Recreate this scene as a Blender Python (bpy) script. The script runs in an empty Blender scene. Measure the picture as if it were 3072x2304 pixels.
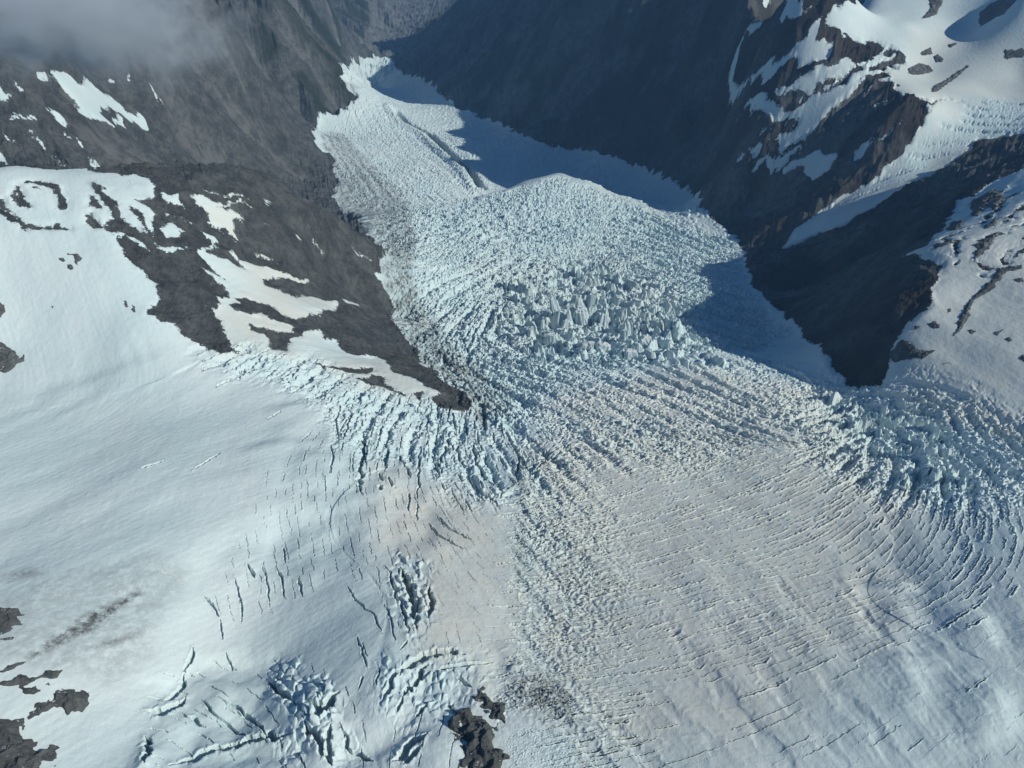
import bpy, math, time
import numpy as np
T0 = time.time()
Q = 1.3
f4 = np.float32
sc = bpy.context.scene
R = math.radians

# ---------------------------------------------------------------- camera
cam = bpy.data.cameras.new('camera'); cam_ob = bpy.data.objects.new('camera', cam); sc.collection.objects.link(cam_ob)
cam.sensor_width = 36; cam.lens = 36 * 1703 / 2212
cam.clip_start = 1; cam.clip_end = 60000
cam_ob.location = (0, 0, 2900); cam_ob.rotation_euler = (R(50), 0, 0)
sc.camera = cam_ob

# ---------------------------------------------------------------- sky and sun
SUN_AZ, SUN_EL = 112.0, 33.0            # clockwise from +Y
world = bpy.data.worlds.new('World'); sc.world = world; world.use_nodes = True
nt = world.node_tree; nt.nodes.clear()
sky = nt.nodes.new('ShaderNodeTexSky'); sky.sky_type = 'NISHITA'; sky.sun_disc = False
sky.sun_elevation = R(SUN_EL); sky.sun_rotation = R(SUN_AZ); sky.altitude = 2500; sky.air_density = 1.0; sky.dust_density = 0.4; sky.ozone_density = 1.5
bg = nt.nodes.new('ShaderNodeBackground'); bg.inputs[1].default_value = 0.075
tint = nt.nodes.new('ShaderNodeMix'); tint.data_type = 'RGBA'; tint.blend_type = 'MULTIPLY'; tint.inputs[0].default_value = 1; tint.inputs[7].default_value = (.50, .80, 1.02, 1)
ow = nt.nodes.new('ShaderNodeOutputWorld'); nt.links.new(sky.outputs[0], tint.inputs[6]); nt.links.new(tint.outputs[2], bg.inputs[0]); nt.links.new(bg.outputs[0], ow.inputs[0])
sun = bpy.data.lights.new('sun', 'SUN'); sun.energy = 4.2; sun.angle = R(0.5); sun.color = (1.0, 0.945, 0.83)
sun_ob = bpy.data.objects.new('sun', sun); sc.collection.objects.link(sun_ob)
sun_ob.rotation_euler = (R(90 - SUN_EL), 0, R(180 - SUN_AZ)); sun_ob.location = (0, 0, 5000)
sc.view_settings.view_transform = 'Standard'; sc.view_settings.look = 'None'; sc.view_settings.gamma = 1
sc.view_settings.exposure = -0.16
sc.cycles.max_bounces = 5; sc.cycles.diffuse_bounces = 2; sc.cycles.glossy_bounces = 1; sc.cycles.transparent_max_bounces = 8; sc.cycles.volume_bounces = 1
sc.cycles.use_denoising = True

# ---------------------------------------------------------------- survey data (metres: x right, y ahead, z up)
CTRL = [[-511,357,2100],[-343,375,2060],[-151,381,2045],[0,379,2050],[240,375,2060],[520,363,2086],[-570,484,2110],[-445,517,2055],[-359,567,2006],[-158,548,2036],[-345,463,2016],[-129,453,2046],[0,542,2015],[281,533,2030],[599,508,2070],[-658,634,2080],[-443,668,2036],[-320,707,1996],[-166,693,2004],[0,716,1975],[328,708,1985],[518,696,2000],[673,641,2052],[-772,834,2045],[-576,853,2025],[-372,880,1998],[-174,922,1955],[0,970,1905],[195,956,1920],[391,946,1930],[693,927,1950],[812,863,1984],[-681,1017,2005],[-535,1048,1988],[-400,1046,1968],[-282,1107,1925],[-181,1107,1890],[-43,1168,1835],[192,1279,1800],[389,1274,1805],[566,1212,1820],[-911,1100,2030],[-951,1248,2110],[-976,1350,2170],[-1020,1476,2215],[-856,1497,2180],[-705,1566,2120],[-606,1703,2040],[-550,1868,1930],[-496,2071,1780],[-761,1134,2025],[-789,1264,2100],[-688,1185,2050],[-647,1331,2058],[-602,1467,2018],[-534,1533,1930],[-507,1847,1790],[-575,1195,2000],[-471,1279,1960],[-423,1458,1880],[-362,1377,1850],[-253,1309,1840],[-149,1230,1830],[-751,1424,2130],[-92,1225,1815],[-225,1501,1720],[-348,1919,1590],[-447,2396,1460],[-572,2755,1390],[109,1574,1700],[461,1593,1700],[-71,1757,1640],[270,1973,1570],[567,2072,1555],[71,2396,1460],[575,2493,1440],[-11,2849,1380],[466,2945,1350],[-307,3043,1320],[-833,3551,1180],[-597,3717,1150],[-251,3786,1130],[-95,3255,1290],[51,3387,1278],[229,3519,1262],[391,3355,1275],[559,3188,1290],[669,3003,1330],[-830,4464,1030],[-291,4512,1010],[116,4287,1050],[-873,5783,760],[-687,5638,780],[-1282,7037,540],[-1038,7037,540],[-1203,7948,390],[-100,3405,1165],[46,3547,1150],[224,3679,1140],[386,3525,1150],[554,3358,1175],[-1211,3159,1370],[-1404,2865,1700],[-1615,2448,1950],[-1618,2548,2060],[-1686,2801,2200],[-1521,3094,1880],[-1491,3201,2100],[-1310,3350,1600],[-1347,3641,1800],[-1357,3802,1950],[-1037,3547,1230],[-1153,3748,1330],[-1129,4484,1050],[-1126,5693,810],[-1363,4605,1250],[-1369,4799,1450],[-1377,5002,1650],[-1252,5431,1200],[-1474,6895,1000],[-1503,6803,1200],[-1596,8547,500],[-1441,6855,640],[-700,2300,1560],[-1300,2050,1760],[-1750,2000,1800],[-2400,2000,2050],[-450,2700,1400],[-1333,9366,270],[-1370,10665,235],[-1403,8407,360],[-946,10434,240],[-1068,9331,280],[-3000,12500,700],[-1200,13500,210],[1500,12500,900],[-2600,9500,1100],[0,16000,200],[-4000,16000,900],[4000,16000,900],[-600,11500,225],[400,10500,500],[-2200,11000,700],[-760,6307,640],[-76,4847,960],[376,4263,1060],[696,3797,1150],[819,3247,1260],[847,2630,1400],[780,2064,1560],[764,1801,1640],[758,1580,1710],[727,1310,1800],[-510,6307,880],[-200,6307,1230],[174,4847,1200],[484,4847,1550],[626,4263,1300],[936,4263,1650],[946,3797,1390],[1256,3797,1740],[-1017,7922,420],[-1071,8854,320],[-717,7922,720],[-117,7922,1270],[783,7922,1720],[509,6003,1819],[1009,5803,1879],[542,5925,1809],[1042,5725,1869],[573,5847,1799],[1073,5647,1859],[602,5770,1789],[1102,5570,1849],[630,5694,1924],[1130,5494,1984],[630,5494,1929],[1130,5294,1989],[629,5302,1934],[1129,5102,1994],[625,5115,1939],[1125,4915,1999],[620,4936,1944],[1120,4736,2004],[680,4900,1944],[1180,4700,2004],[739,4864,1943],[1239,4664,2003],[797,4828,1943],[1297,4628,2003],[854,4793,1942],[1354,4593,2002],[870,4753,1945],[1370,4553,2005],[885,4714,1947],[1385,4514,2007],[901,4675,1805],[1401,4475,1865],[916,4637,1808],[1416,4437,1868],[947,4418,1836],[1447,4218,1896],[975,4208,1865],[1475,4008,1925],[1001,4008,1894],[1501,3808,1954],[1023,3815,1922],[1523,3615,1982],[1036,3739,1920],[1536,3539,1980],[1048,3664,1917],[1548,3464,1977],[1059,3591,1914],[1559,3391,1974],[1070,3520,1912],[1570,3320,1972],[1055,3481,1893],[1555,3281,1953],[1040,3442,1874],[1540,3242,1934],[1023,3403,1856],[1523,3203,1916],[1007,3366,1837],[1507,3166,1897],[1008,3301,1807],[1508,3101,1867],[1005,3238,1776],[997,3176,1746],[984,3115,1716],[1058,2957,1640],[1160,2823,1644],[875,4251,1560],[965,3476,1530],[1238,3610,1510],[1409,2774,1870],[1388,3237,1950],[1619,3154,1860],[1236,3557,1975],[1128,3775,1800],[843,3796,1450],[1951,3241,2090],[1849,3348,1960],[1926,3033,1900],[1704,2930,1850],[945,2871,1450],[966,2425,1480],[1142,2537,1565],[1296,2581,1650],[1463,2660,1735],[1627,2702,1785],[1797,2715,1830],[904,2039,1610],[1084,2070,1750],[1221,2019,1880],[1384,2018,1990],[1700,2200,1960],[2300,2300,2080],[2600,3500,2300],[1500,1800,2060],[1500,1300,2020],[2200,1300,2150],[1300,700,2030],[1300,200,2110],[939,1632,1932],[1072,1635,1992],[1115,1497,2012],[981,1402,1955],[1004,1230,1962],[817,1299,1885],[876,1228,1905],[968,1130,1928],[842,1451,1922],[782,1309,1852],[808,1138,1862],[927,1039,1918],[-900,100,2150],[-1500,500,2250],[-1500,1100,2300],[0,0,2060],[800,0,2085],[0,-600,2100],[-1500,-600,2300],[1500,-600,2250],[-2500,1400,2350],[3500,1500,2500],[4500,4000,2400],[-4000,3000,2300],[-4000,6000,2000],[3500,7500,2000],[4500,10000,1500],[-4500,10000,1500]]
COVER = [(1,[-2288,2048,-2243,2067,-2196,2087,-2148,2106,-2110,2138,-2059,2158,-2018,2190,-1964,2210,-1910,2231,-1853,2252,-1796,2273,-1737,2294,-1667,2303,-1051,1522,-1028,1521,-1004,1519,-986,1526,-967,1534,-948,1541,-934,1550,-918,1559,-903,1568,-883,1565,-862,1561,-846,1566,-824,1562,-807,1566,-789,1570,-771,1574,-751,1510,-760,1492,-773,1483,-763,1478,-752,1473,-735,1462,-734,1440,-728,1422,-729,1411,-740,1417,-738,1403,-753,1408,-768,1412,-780,1394,-795,1384,-783,1380,-765,1360,-754,1342,-739,1325,-730,1316,-720,1310,-706,1296,-695,1289,-686,1282,-677,1268,-672,1256,-673,1241,-685,1221,-679,1206,-670,1210,-657,1207,-648,1213,-638,1219,-625,1204,-615,1195,-603,1191,-591,1186,-577,1181,-558,1184,-537,1180,-520,1194,-500,1202,-483,1217,-464,1224,-448,1238,-431,1252,-412,1245,-394,1237,-373,1223,-353,1217,-332,1211,-309,1199,-290,1193,-270,1180,-250,1167,-232,1161,-211,1173,-190,1185,-177,1199,-164,1213,-150,1193,-137,1173,-116,1178,-94,1183,-85,1242,-103,1272,-122,1303,-141,1335,-166,1383,-194,1449,-222,1501,-235,1568,-251,1595,-267,1622,-298,1693,-340,1816,-348,1903,-347,1941,-360,1951,-374,1960,-384,1975,-394,1989,-391,2031,-395,2120,-495,2558,-525,2618,-553,2676,-588,2765,-663,3084,-723,3180,-777,3242,-808,3332,-836,3404,-841,3482,-850,3581,-883,3707,-907,3795,-946,3896,-976,3916,-1006,3935,-1024,3978,-1047,4043,-1146,4598,-1087,4646,-1033,4720,-980,4799,-953,4905,-967,4925,-999,4911,-1030,4929,-1053,4957,-1065,5067,-1376,6952,-1339,7085,-1292,7180,-1213,7263,-1133,7347,-1076,7299,-1017,7081,-906,6943,-781,6661,-689,6382,-577,5853,-499,5541,-428,5246,-372,5104,-316,5065,-259,4999,-204,4961,-138,4913,-73,4839,-8,4611,53,4496,112,4407,170,4343,228,4312,285,4281,343,4274,394,4220,440,4145,485,4070,528,3997,579,3941,629,3886,678,3832,704,3715,728,3601,758,3530,776,3458,792,3388,812,3272,778,2959,799,2874,818,2809,837,2745,850,2667,849,2590,838,2487,811,2388,779,2224,761,2105,763,2034,760,1954,760,1887,760,1823,756,1751,756,1691,755,1633,758,1586,718,1447,718,1394,721,1360,729,1333,731,1299,746,1286,760,1273,774,1260,785,1282,796,1303,807,1323,813,1337,832,1358,844,1369,857,1380,875,1389,898,1407,912,1438,930,1463,944,1480,951,1507,959,1535,953,1569,952,1613,943,1628,939,1653,954,1643,974,1641,999,1666,1035,1710,1100,1802,1142,1858,1175,1911,1202,1954,1219,1950,1229,1935,1265,1958,1293,1970,1313,1967,1333,1965,1360,1973,1394,1934,1442,1917,1489,1900,1551,1903,1622,1917,1694,1932,1757,1935,1830,1950,1883,1943,1946,1947,1998,1940,2050,1933,2100,1926,1851,1616,1705,1413,1597,1253,1470,1089,1362,948,1268,827,1168,710,1064,600,980,510,912,434,854,369,804,312,766,263,644,262,526,262,413,265,296,266,179,269,58,270,-64,272,-185,270,-301,266,-412,260,-520,256,-624,252,-726,248,-765,294,-809,345,-860,403,-918,470,-980,543,-1044,623,-1112,711,-1183,807,-1252,907,-1317,1011,-1386,1122,-1511,1288]),(1,[962,2476,1007,2523,1040,2543,1066,2555,1092,2567,1118,2579,1140,2578,1167,2591,1195,2604,1216,2600,1244,2611,1264,2607,1297,2622,1330,2638,1356,2638,1374,2658,1392,2678,1410,2698,1432,2719,1454,2740,1473,2769,1492,2799,1542,2837,1592,2875,1626,2868,1651,2845,1685,2838,1680,2784,1675,2730,1702,2722,1738,2728,1773,2734,1809,2740,1833,2714,1867,2702,1890,2676,1922,2665,1944,2639,1965,2614,1922,2535,1870,2446,1790,2321,1800,2388,1800,2443,1799,2500,1787,2544,1784,2604,1760,2635,1728,2645,1696,2656,1663,2666,1630,2676,1591,2626,1559,2609,1518,2578,1491,2569,1457,2547,1423,2535,1390,2524,1356,2512,1313,2485,1278,2472,1243,2458,1208,2447,1179,2449,1144,2437,1110,2439,1082,2454,1047,2455,1012,2456,987,2466]),(1,[1213,3246,1237,3280,1255,3295,1305,3321,1362,3366,1542,3703,1562,3716,1591,3750,1648,3713,1713,3698,1778,3682,1841,3666,1894,3631,1955,3615,1994,3561,2043,3526,2078,3473,2124,3439,2156,3387,2199,3355,2253,3340,2216,3256,2192,3190,2168,3126,2157,3079,2145,3033,2121,2971,2098,2910,2075,2850,2053,2791,2019,2718,1975,2632,1922,2534,1850,2414,1860,2486,1860,2546,1849,2593,1836,2641,1823,2690,1809,2740,1773,2734,1738,2728,1702,2722,1675,2730,1680,2784,1685,2838,1651,2845,1626,2868,1592,2875,1550,2859,1500,2828,1472,2835,1445,2842,1406,2839,1411,2936,1425,3000,1440,3065,1494,3135,1532,3171,1529,3204,1516,3220,1480,3222,1444,3224,1405,3234,1358,3226,1325,3226,1284,3208,1290,3223,1261,3227,1237,3237]),(-1,[-977,1436,-970,1434,-952,1418,-955,1416,-971,1421]),(-1,[-977,1410,-973,1420,-955,1415,-934,1401,-937,1398,-956,1392,-975,1406]),(-1,[-968,1453,-957,1461,-946,1469,-923,1467,-903,1461,-895,1444,-880,1429,-875,1411,-885,1401,-893,1405,-892,1418,-902,1436,-916,1450,-925,1455,-948,1458,-966,1450]),(-1,[-1034,1398,-1012,1397,-990,1395,-981,1391,-973,1380,-955,1372,-971,1375,-984,1378,-1006,1381,-1029,1383]),(-1,[-1023,1371,-1001,1369,-984,1373,-970,1370,-955,1366,-942,1362,-929,1357,-915,1356,-902,1354,-882,1363,-861,1359,-864,1358,-880,1351,-900,1351,-910,1345,-926,1346,-930,1340,-939,1341,-941,1349,-959,1352,-972,1357,-989,1359,-1006,1361,-1018,1355]),(-1,[-859,1499,-842,1495,-826,1490,-833,1481,-822,1474,-807,1459,-796,1452,-787,1433,-772,1419,-759,1414,-762,1409,-764,1400,-780,1392,-795,1383,-806,1392,-792,1415,-801,1428,-815,1445,-831,1464,-847,1482]),(-1,[-848,1459,-835,1453,-818,1433,-817,1424,-829,1425,-837,1429]),(-1,[-832,1401,-822,1408,-806,1392,-801,1385,-820,1376,-830,1383]),(-1,[-781,1463,-769,1458,-760,1451,-754,1435,-738,1417,-742,1414,-754,1423,-770,1444]),(-1,[-946,1444,-938,1446,-930,1442,-943,1441]),(1,[-783,1384,-765,1389,-753,1385,-746,1388,-732,1382,-718,1366,-728,1369,-737,1373,-760,1380,-774,1374,-788,1371]),(1,[-718,1438,-711,1447,-707,1472,-693,1466,-682,1468,-677,1439,-691,1425,-701,1417]),(1,[-743,1536,-729,1542,-719,1556,-700,1535,-719,1518,-736,1528]),(1,[-696,1572,-683,1586,-665,1591,-651,1606,-636,1630,-616,1645,-631,1627,-646,1608,-657,1582,-640,1604,-620,1619,-610,1619,-617,1606,-626,1588,-618,1567,-609,1547,-625,1545,-637,1533,-649,1530,-660,1526,-656,1538,-665,1559,-684,1561]),(1,[-731,1486,-717,1483,-706,1488,-703,1494,-686,1498,-673,1510,-682,1496,-696,1491,-711,1486,-722,1473]),(1,[-662,1492,-653,1495,-644,1499,-629,1489,-639,1475,-657,1486]),(1,[-641,1443,-637,1471,-630,1468,-636,1438,-634,1433,-616,1444,-599,1454,-580,1464,-569,1484,-555,1496,-544,1469,-530,1433,-543,1409,-555,1385,-567,1362,-581,1347,-596,1366,-613,1375,-630,1384,-616,1389,-603,1393,-584,1384,-601,1393,-617,1401,-634,1409,-647,1410]),(1,[-722,1396,-703,1396,-687,1408,-667,1411,-657,1415,-646,1419,-657,1413,-667,1407,-683,1395,-699,1382,-711,1389]),(1,[-640,1426,-623,1430,-610,1441,-598,1454,-586,1468,-601,1476,-612,1477,-607,1503,-594,1485,-585,1507,-572,1520,-562,1533,-553,1545,-537,1559,-523,1581,-506,1595,-494,1608,-482,1622,-491,1596,-503,1579,-517,1554,-531,1530,-544,1507,-552,1474,-539,1458,-527,1468,-512,1471,-498,1474,-484,1478,-478,1521,-468,1557,-448,1579,-432,1619,-422,1614,-417,1572,-424,1527,-429,1474,-430,1433,-441,1419,-451,1405,-463,1381,-475,1358,-487,1364,-499,1370,-521,1370,-535,1366,-549,1361,-565,1338,-544,1329,-557,1322,-565,1308,-549,1298,-531,1304,-516,1317,-510,1334,-495,1316,-480,1322,-467,1335,-451,1336,-460,1301,-478,1292,-498,1280,-521,1276,-516,1262,-502,1261,-491,1266,-472,1239,-471,1214,-490,1201,-511,1194,-532,1188,-540,1203,-549,1218,-563,1236,-562,1257,-572,1265,-586,1280,-601,1279,-586,1284,-574,1297,-583,1303,-592,1309,-576,1332,-585,1362,-597,1369,-609,1376,-630,1385,-613,1386,-596,1388,-584,1390,-568,1385,-556,1407,-571,1425,-588,1437,-606,1429,-627,1428]),(1,[-542,1755,-537,1772,-530,1782,-532,1755]),(1,[-529,1838,-511,1870,-512,1854,-518,1860]),(1,[-453,1987,-435,1991,-419,2005,-435,1987]),(1,[-581,1551,-566,1573,-551,1584,-561,1568,-571,1553]),(1,[-420,1644,-423,1785,-410,1751,-406,1656,-416,1641]),(1,[-598,1747,-592,1762,-592,1732]),(1,[-406,1982,-390,2005,-380,1997,-392,1971]),(1,[-679,1610,-667,1626,-651,1634,-633,1658,-614,1682,-627,1651,-634,1646,-652,1630,-670,1615]),(1,[-617,1655,-600,1665,-612,1649]),(1,[-448,1279,-441,1305,-436,1339,-425,1362,-413,1385,-401,1359,-391,1372,-380,1386,-370,1361,-352,1338,-331,1366,-309,1386,-297,1324,-315,1295,-334,1274,-352,1253,-371,1240,-388,1219,-406,1206,-424,1193,-444,1186,-445,1217,-447,1248]),(1,[-437,1236,-426,1270,-416,1312,-404,1333,-392,1354,-379,1375,-363,1333,-346,1328,-333,1349,-319,1371,-304,1393,-280,1370,-253,1298,-233,1294,-213,1296,-196,1283,-179,1271,-156,1265,-156,1247,-166,1215,-164,1212,-174,1164,-184,1117,-206,1122,-227,1120,-249,1124,-271,1128,-292,1126,-313,1130,-335,1135,-357,1139,-379,1143,-401,1147,-414,1178,-426,1210]),(1,[-225,1454,-219,1481,-195,1458,-196,1423,-216,1434]),(-1,[-389,1219,-372,1224,-356,1235,-337,1249,-318,1269,-299,1291,-290,1263,-307,1242,-326,1228,-345,1225,-359,1220,-373,1215]),(-1,[-307,1205,-288,1228,-285,1261,-261,1256,-252,1228,-233,1205,-212,1199,-214,1183,-227,1194,-239,1199,-256,1203,-273,1208,-297,1203]),(-1,[-201,1214,-184,1236,-184,1210,-185,1184,-193,1195]),(1,[-1546,2698,-1536,2726,-1535,2770,-1523,2805,-1518,2857,-1512,2891,-1497,2911,-1496,2968,-1476,2933,-1469,2958,-1453,2966,-1435,3004,-1419,3005,-1414,2941,-1436,2938,-1449,2919,-1461,2914,-1474,2909,-1475,2857,-1460,2751,-1446,2753,-1432,2756,-1441,2722,-1458,2702,-1461,2661,-1471,2636,-1481,2653,-1500,2684,-1515,2683,-1530,2681]),(1,[-1582,2465,-1557,2472,-1543,2482,-1529,2493,-1540,2470,-1571,2463]),(1,[-1516,2549,-1504,2554,-1497,2558,-1482,2548,-1469,2532,-1484,2525,-1504,2544]),(1,[-1642,2520,-1612,2508,-1592,2509,-1612,2493,-1622,2486,-1642,2492,-1642,2506]),(1,[-1581,2535,-1560,2538,-1570,2528]),(1,[-1564,2641,-1554,2680,-1540,2630,-1549,2619]),(1,[-1434,2520,-1416,2514,-1421,2498]),(1,[-1633,2363,-1609,2350,-1585,2337,-1561,2324,-1585,2327,-1600,2324,-1624,2334]),(1,[-1603,2414,-1583,2407,-1572,2413,-1583,2398]),(1,[-1433,3121,-1404,3126,-1420,3118]),(1,[-1401,3109,-1391,3122,-1400,3114]),(1,[-1490,3102,-1477,3110,-1478,3089]),(1,[-1536,3040,-1533,3055,-1526,3025]),(1,[-1390,2474,-1378,2470,-885,1577]),(1,[-1532,2434,-1518,2436,-1496,2425,-1506,2425,-1523,2436]),(1,[-1457,2879,-1443,2864,-1417,2784,-1442,2817]),(1,[-1414,2945,-1414,2997,-1404,2953]),(1,[1093,3200,1119,3191,1151,3198,1177,3189,1225,3196,1230,3152,1206,3141,1182,3129,1153,3144,1123,3160,1111,3189]),(1,[1038,3116,1069,3100,1105,3100,1137,3109,1162,3101,1194,3110,1217,3102,1247,3112,1279,3112,1312,3112,1293,3076,1266,3070,1240,3065,1217,3070,1188,3059,1164,3064,1164,3032,1135,3053,1105,3073,1081,3080,1057,3088]),(1,[988,3115,1023,3083,1057,3051,1085,3035,1113,3018,1146,3018,1182,3019,1216,3019,1245,3018,1280,3033,1318,3068,1357,3104,1404,3158,1440,3189,1476,3221,1513,3253,1474,3216,1432,3163,1398,3128,1358,3076,1327,3040,1296,3005,1273,2986,1238,2971,1210,2973,1192,2954,1181,2951,1158,2938,1140,2941,1128,2910,1093,2942,1051,2959,1014,2991,1032,2983,1051,2974,1077,2974,1103,2975,1135,2991,1099,3010,1063,3028,1026,3049,995,3086]),(1,[962,3257,974,3215,992,3191,1014,3101,988,3119,973,3167,963,3233]),(1,[1012,3639,1038,3625,1058,3579,1047,3582,1017,3621]),(1,[1147,3890,1189,3912,1161,3863,1144,3877]),(1,[1080,3375,1092,3391,1105,3407,1129,3434,1120,3373,1117,3332,1141,3351,1150,3319,1165,3305,1135,3315,1123,3314,1105,3330,1105,3364,1080,3343]),(1,[1026,2940,1057,2937,1078,2919,1099,2901,1069,2912,1039,2922]),(1,[963,2961,989,2951,1014,2940,1039,2908,1069,2892,1093,2868,1122,2860,1151,2852,1165,2848,1179,2843,1192,2790,1188,2774,1183,2757,1158,2762,1133,2767,1110,2826,1081,2864,1051,2902,1020,2916,995,2947,970,2941]),(1,[950,3013,969,3004,989,2996,983,2982]),(1,[983,3039,1020,3028,1001,3034]),(1,[1264,2748,1292,2728,1326,2724,1347,2720,1374,2730,1394,2726,1374,2723,1347,2714,1326,2719,1306,2725,1289,2727,1265,2714,1247,2715,1256,2732]),(1,[974,3598,979,3620,984,3642,996,3624,988,3629,986,3573]),(1,[1075,3214,1099,3212,1129,3228,1153,3226,1183,3241,1189,3272,1195,3223,1171,3196,1137,3196,1103,3195,1068,3195]),(1,[976,3559,994,3516,979,3360,995,3319,1018,3277,1041,3236,1068,3212,1062,3187,1035,3207,1013,3246,995,3303,969,3341,984,3531]),(1,[903,3031,930,3010,927,3004])]
ORI_ = [[32,853,0.313],[148,887,0.422],[174,798,0.381],[273,763,0.367],[376,759,0.435],[58,624,0.077],[80,505,0.096],[182,620,0.327],[314,658,0.128],[390,607,0.358],[476,600,0.399],[462,812,0.507],[508,751,0.678],[567,739,0.82],[642,760,1.028],[734,821,1.309],[839,917,1.281],[464,454,0.548],[483,393,0.527],[312,947,0.385],[358,1145,-1.024],[451,1151,-0.859],[186,1228,-0.972],[101,1427,-0.737],[324,1472,-1.009],[532,1427,-0.523],[200,1981,-0.354],[-159,2187,1.112],[-264,1783,1.323],[-278,2708,0.78],[407,1970,-0.816],[801,2738,-1.152],[80,2791,0.0],[645,1170,0.496],[771,1151,-0.926],[832,1028,-1.654],[-258,844,-1.369],[-207,994,-1.546],[-140,1132,-1.585],[-274,743,-1.306],[-331,698,-1.168],[-524,1064,0.968],[-419,1059,0.841],[-334,1118,1.392],[-154,604,-1.243],[-334,482,-0.441],[-97,807,-1.097],[-36,932,-1.242],[-109,464,-1.842],[-240,444,-0.938],[-181,510,-1.172],[-277,4262,0.75],[-829,4457,1.087],[-315,4988,-0.469],[-1284,7080,0.878],[1298,2585,-0.045],[1552,2726,-0.221],[1779,2718,-0.607],[873,1355,-0.379],[-643,849,0.548],[-465,449,0.473]]
BORI_ = [[1212,2930,0.524],[976,2780,0.423],[-1464,2539,-0.527],[-1339,3181,0.72],[1126,1732,0.731],[-588,1353,-0.003],[-544,1684,0.924],[17,853,-1.214],[76,968,-1.189],[63,717,-0.995],[86,581,-0.951],[77,471,-0.842],[178,825,-1.09],[268,1151,-1.008],[451,1151,-0.912],[297,877,-0.905],[426,812,-1.017],[198,1331,-0.998],[44,1296,-0.691],[39,1121,-1.19],[633,1045,0.969],[693,927,1.044],[832,963,-1.83],[280,532,-1.373],[389,526,-1.252],[503,597,-1.623],[579,584,-1.754],[305,432,-1.092],[449,423,-1.392],[679,715,-1.846],[198,407,-0.857],[-159,2187,1.112],[200,1981,-0.384],[515,2175,-1.342],[-643,849,0.991],[-440,868,0.542],[-549,646,0.954],[-476,476,0.937],[-433,556,0.864],[-419,1059,0.841],[-295,1043,1.312],[-168,1005,-1.597],[-861,1216,-1.068],[-701,1236,-1.028],[-281,617,0.579],[-140,747,-0.839],[892,1281,-0.991],[1623,3161,0.465],[-516,4047,-1.126],[-290,4506,-1.201]]
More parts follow.
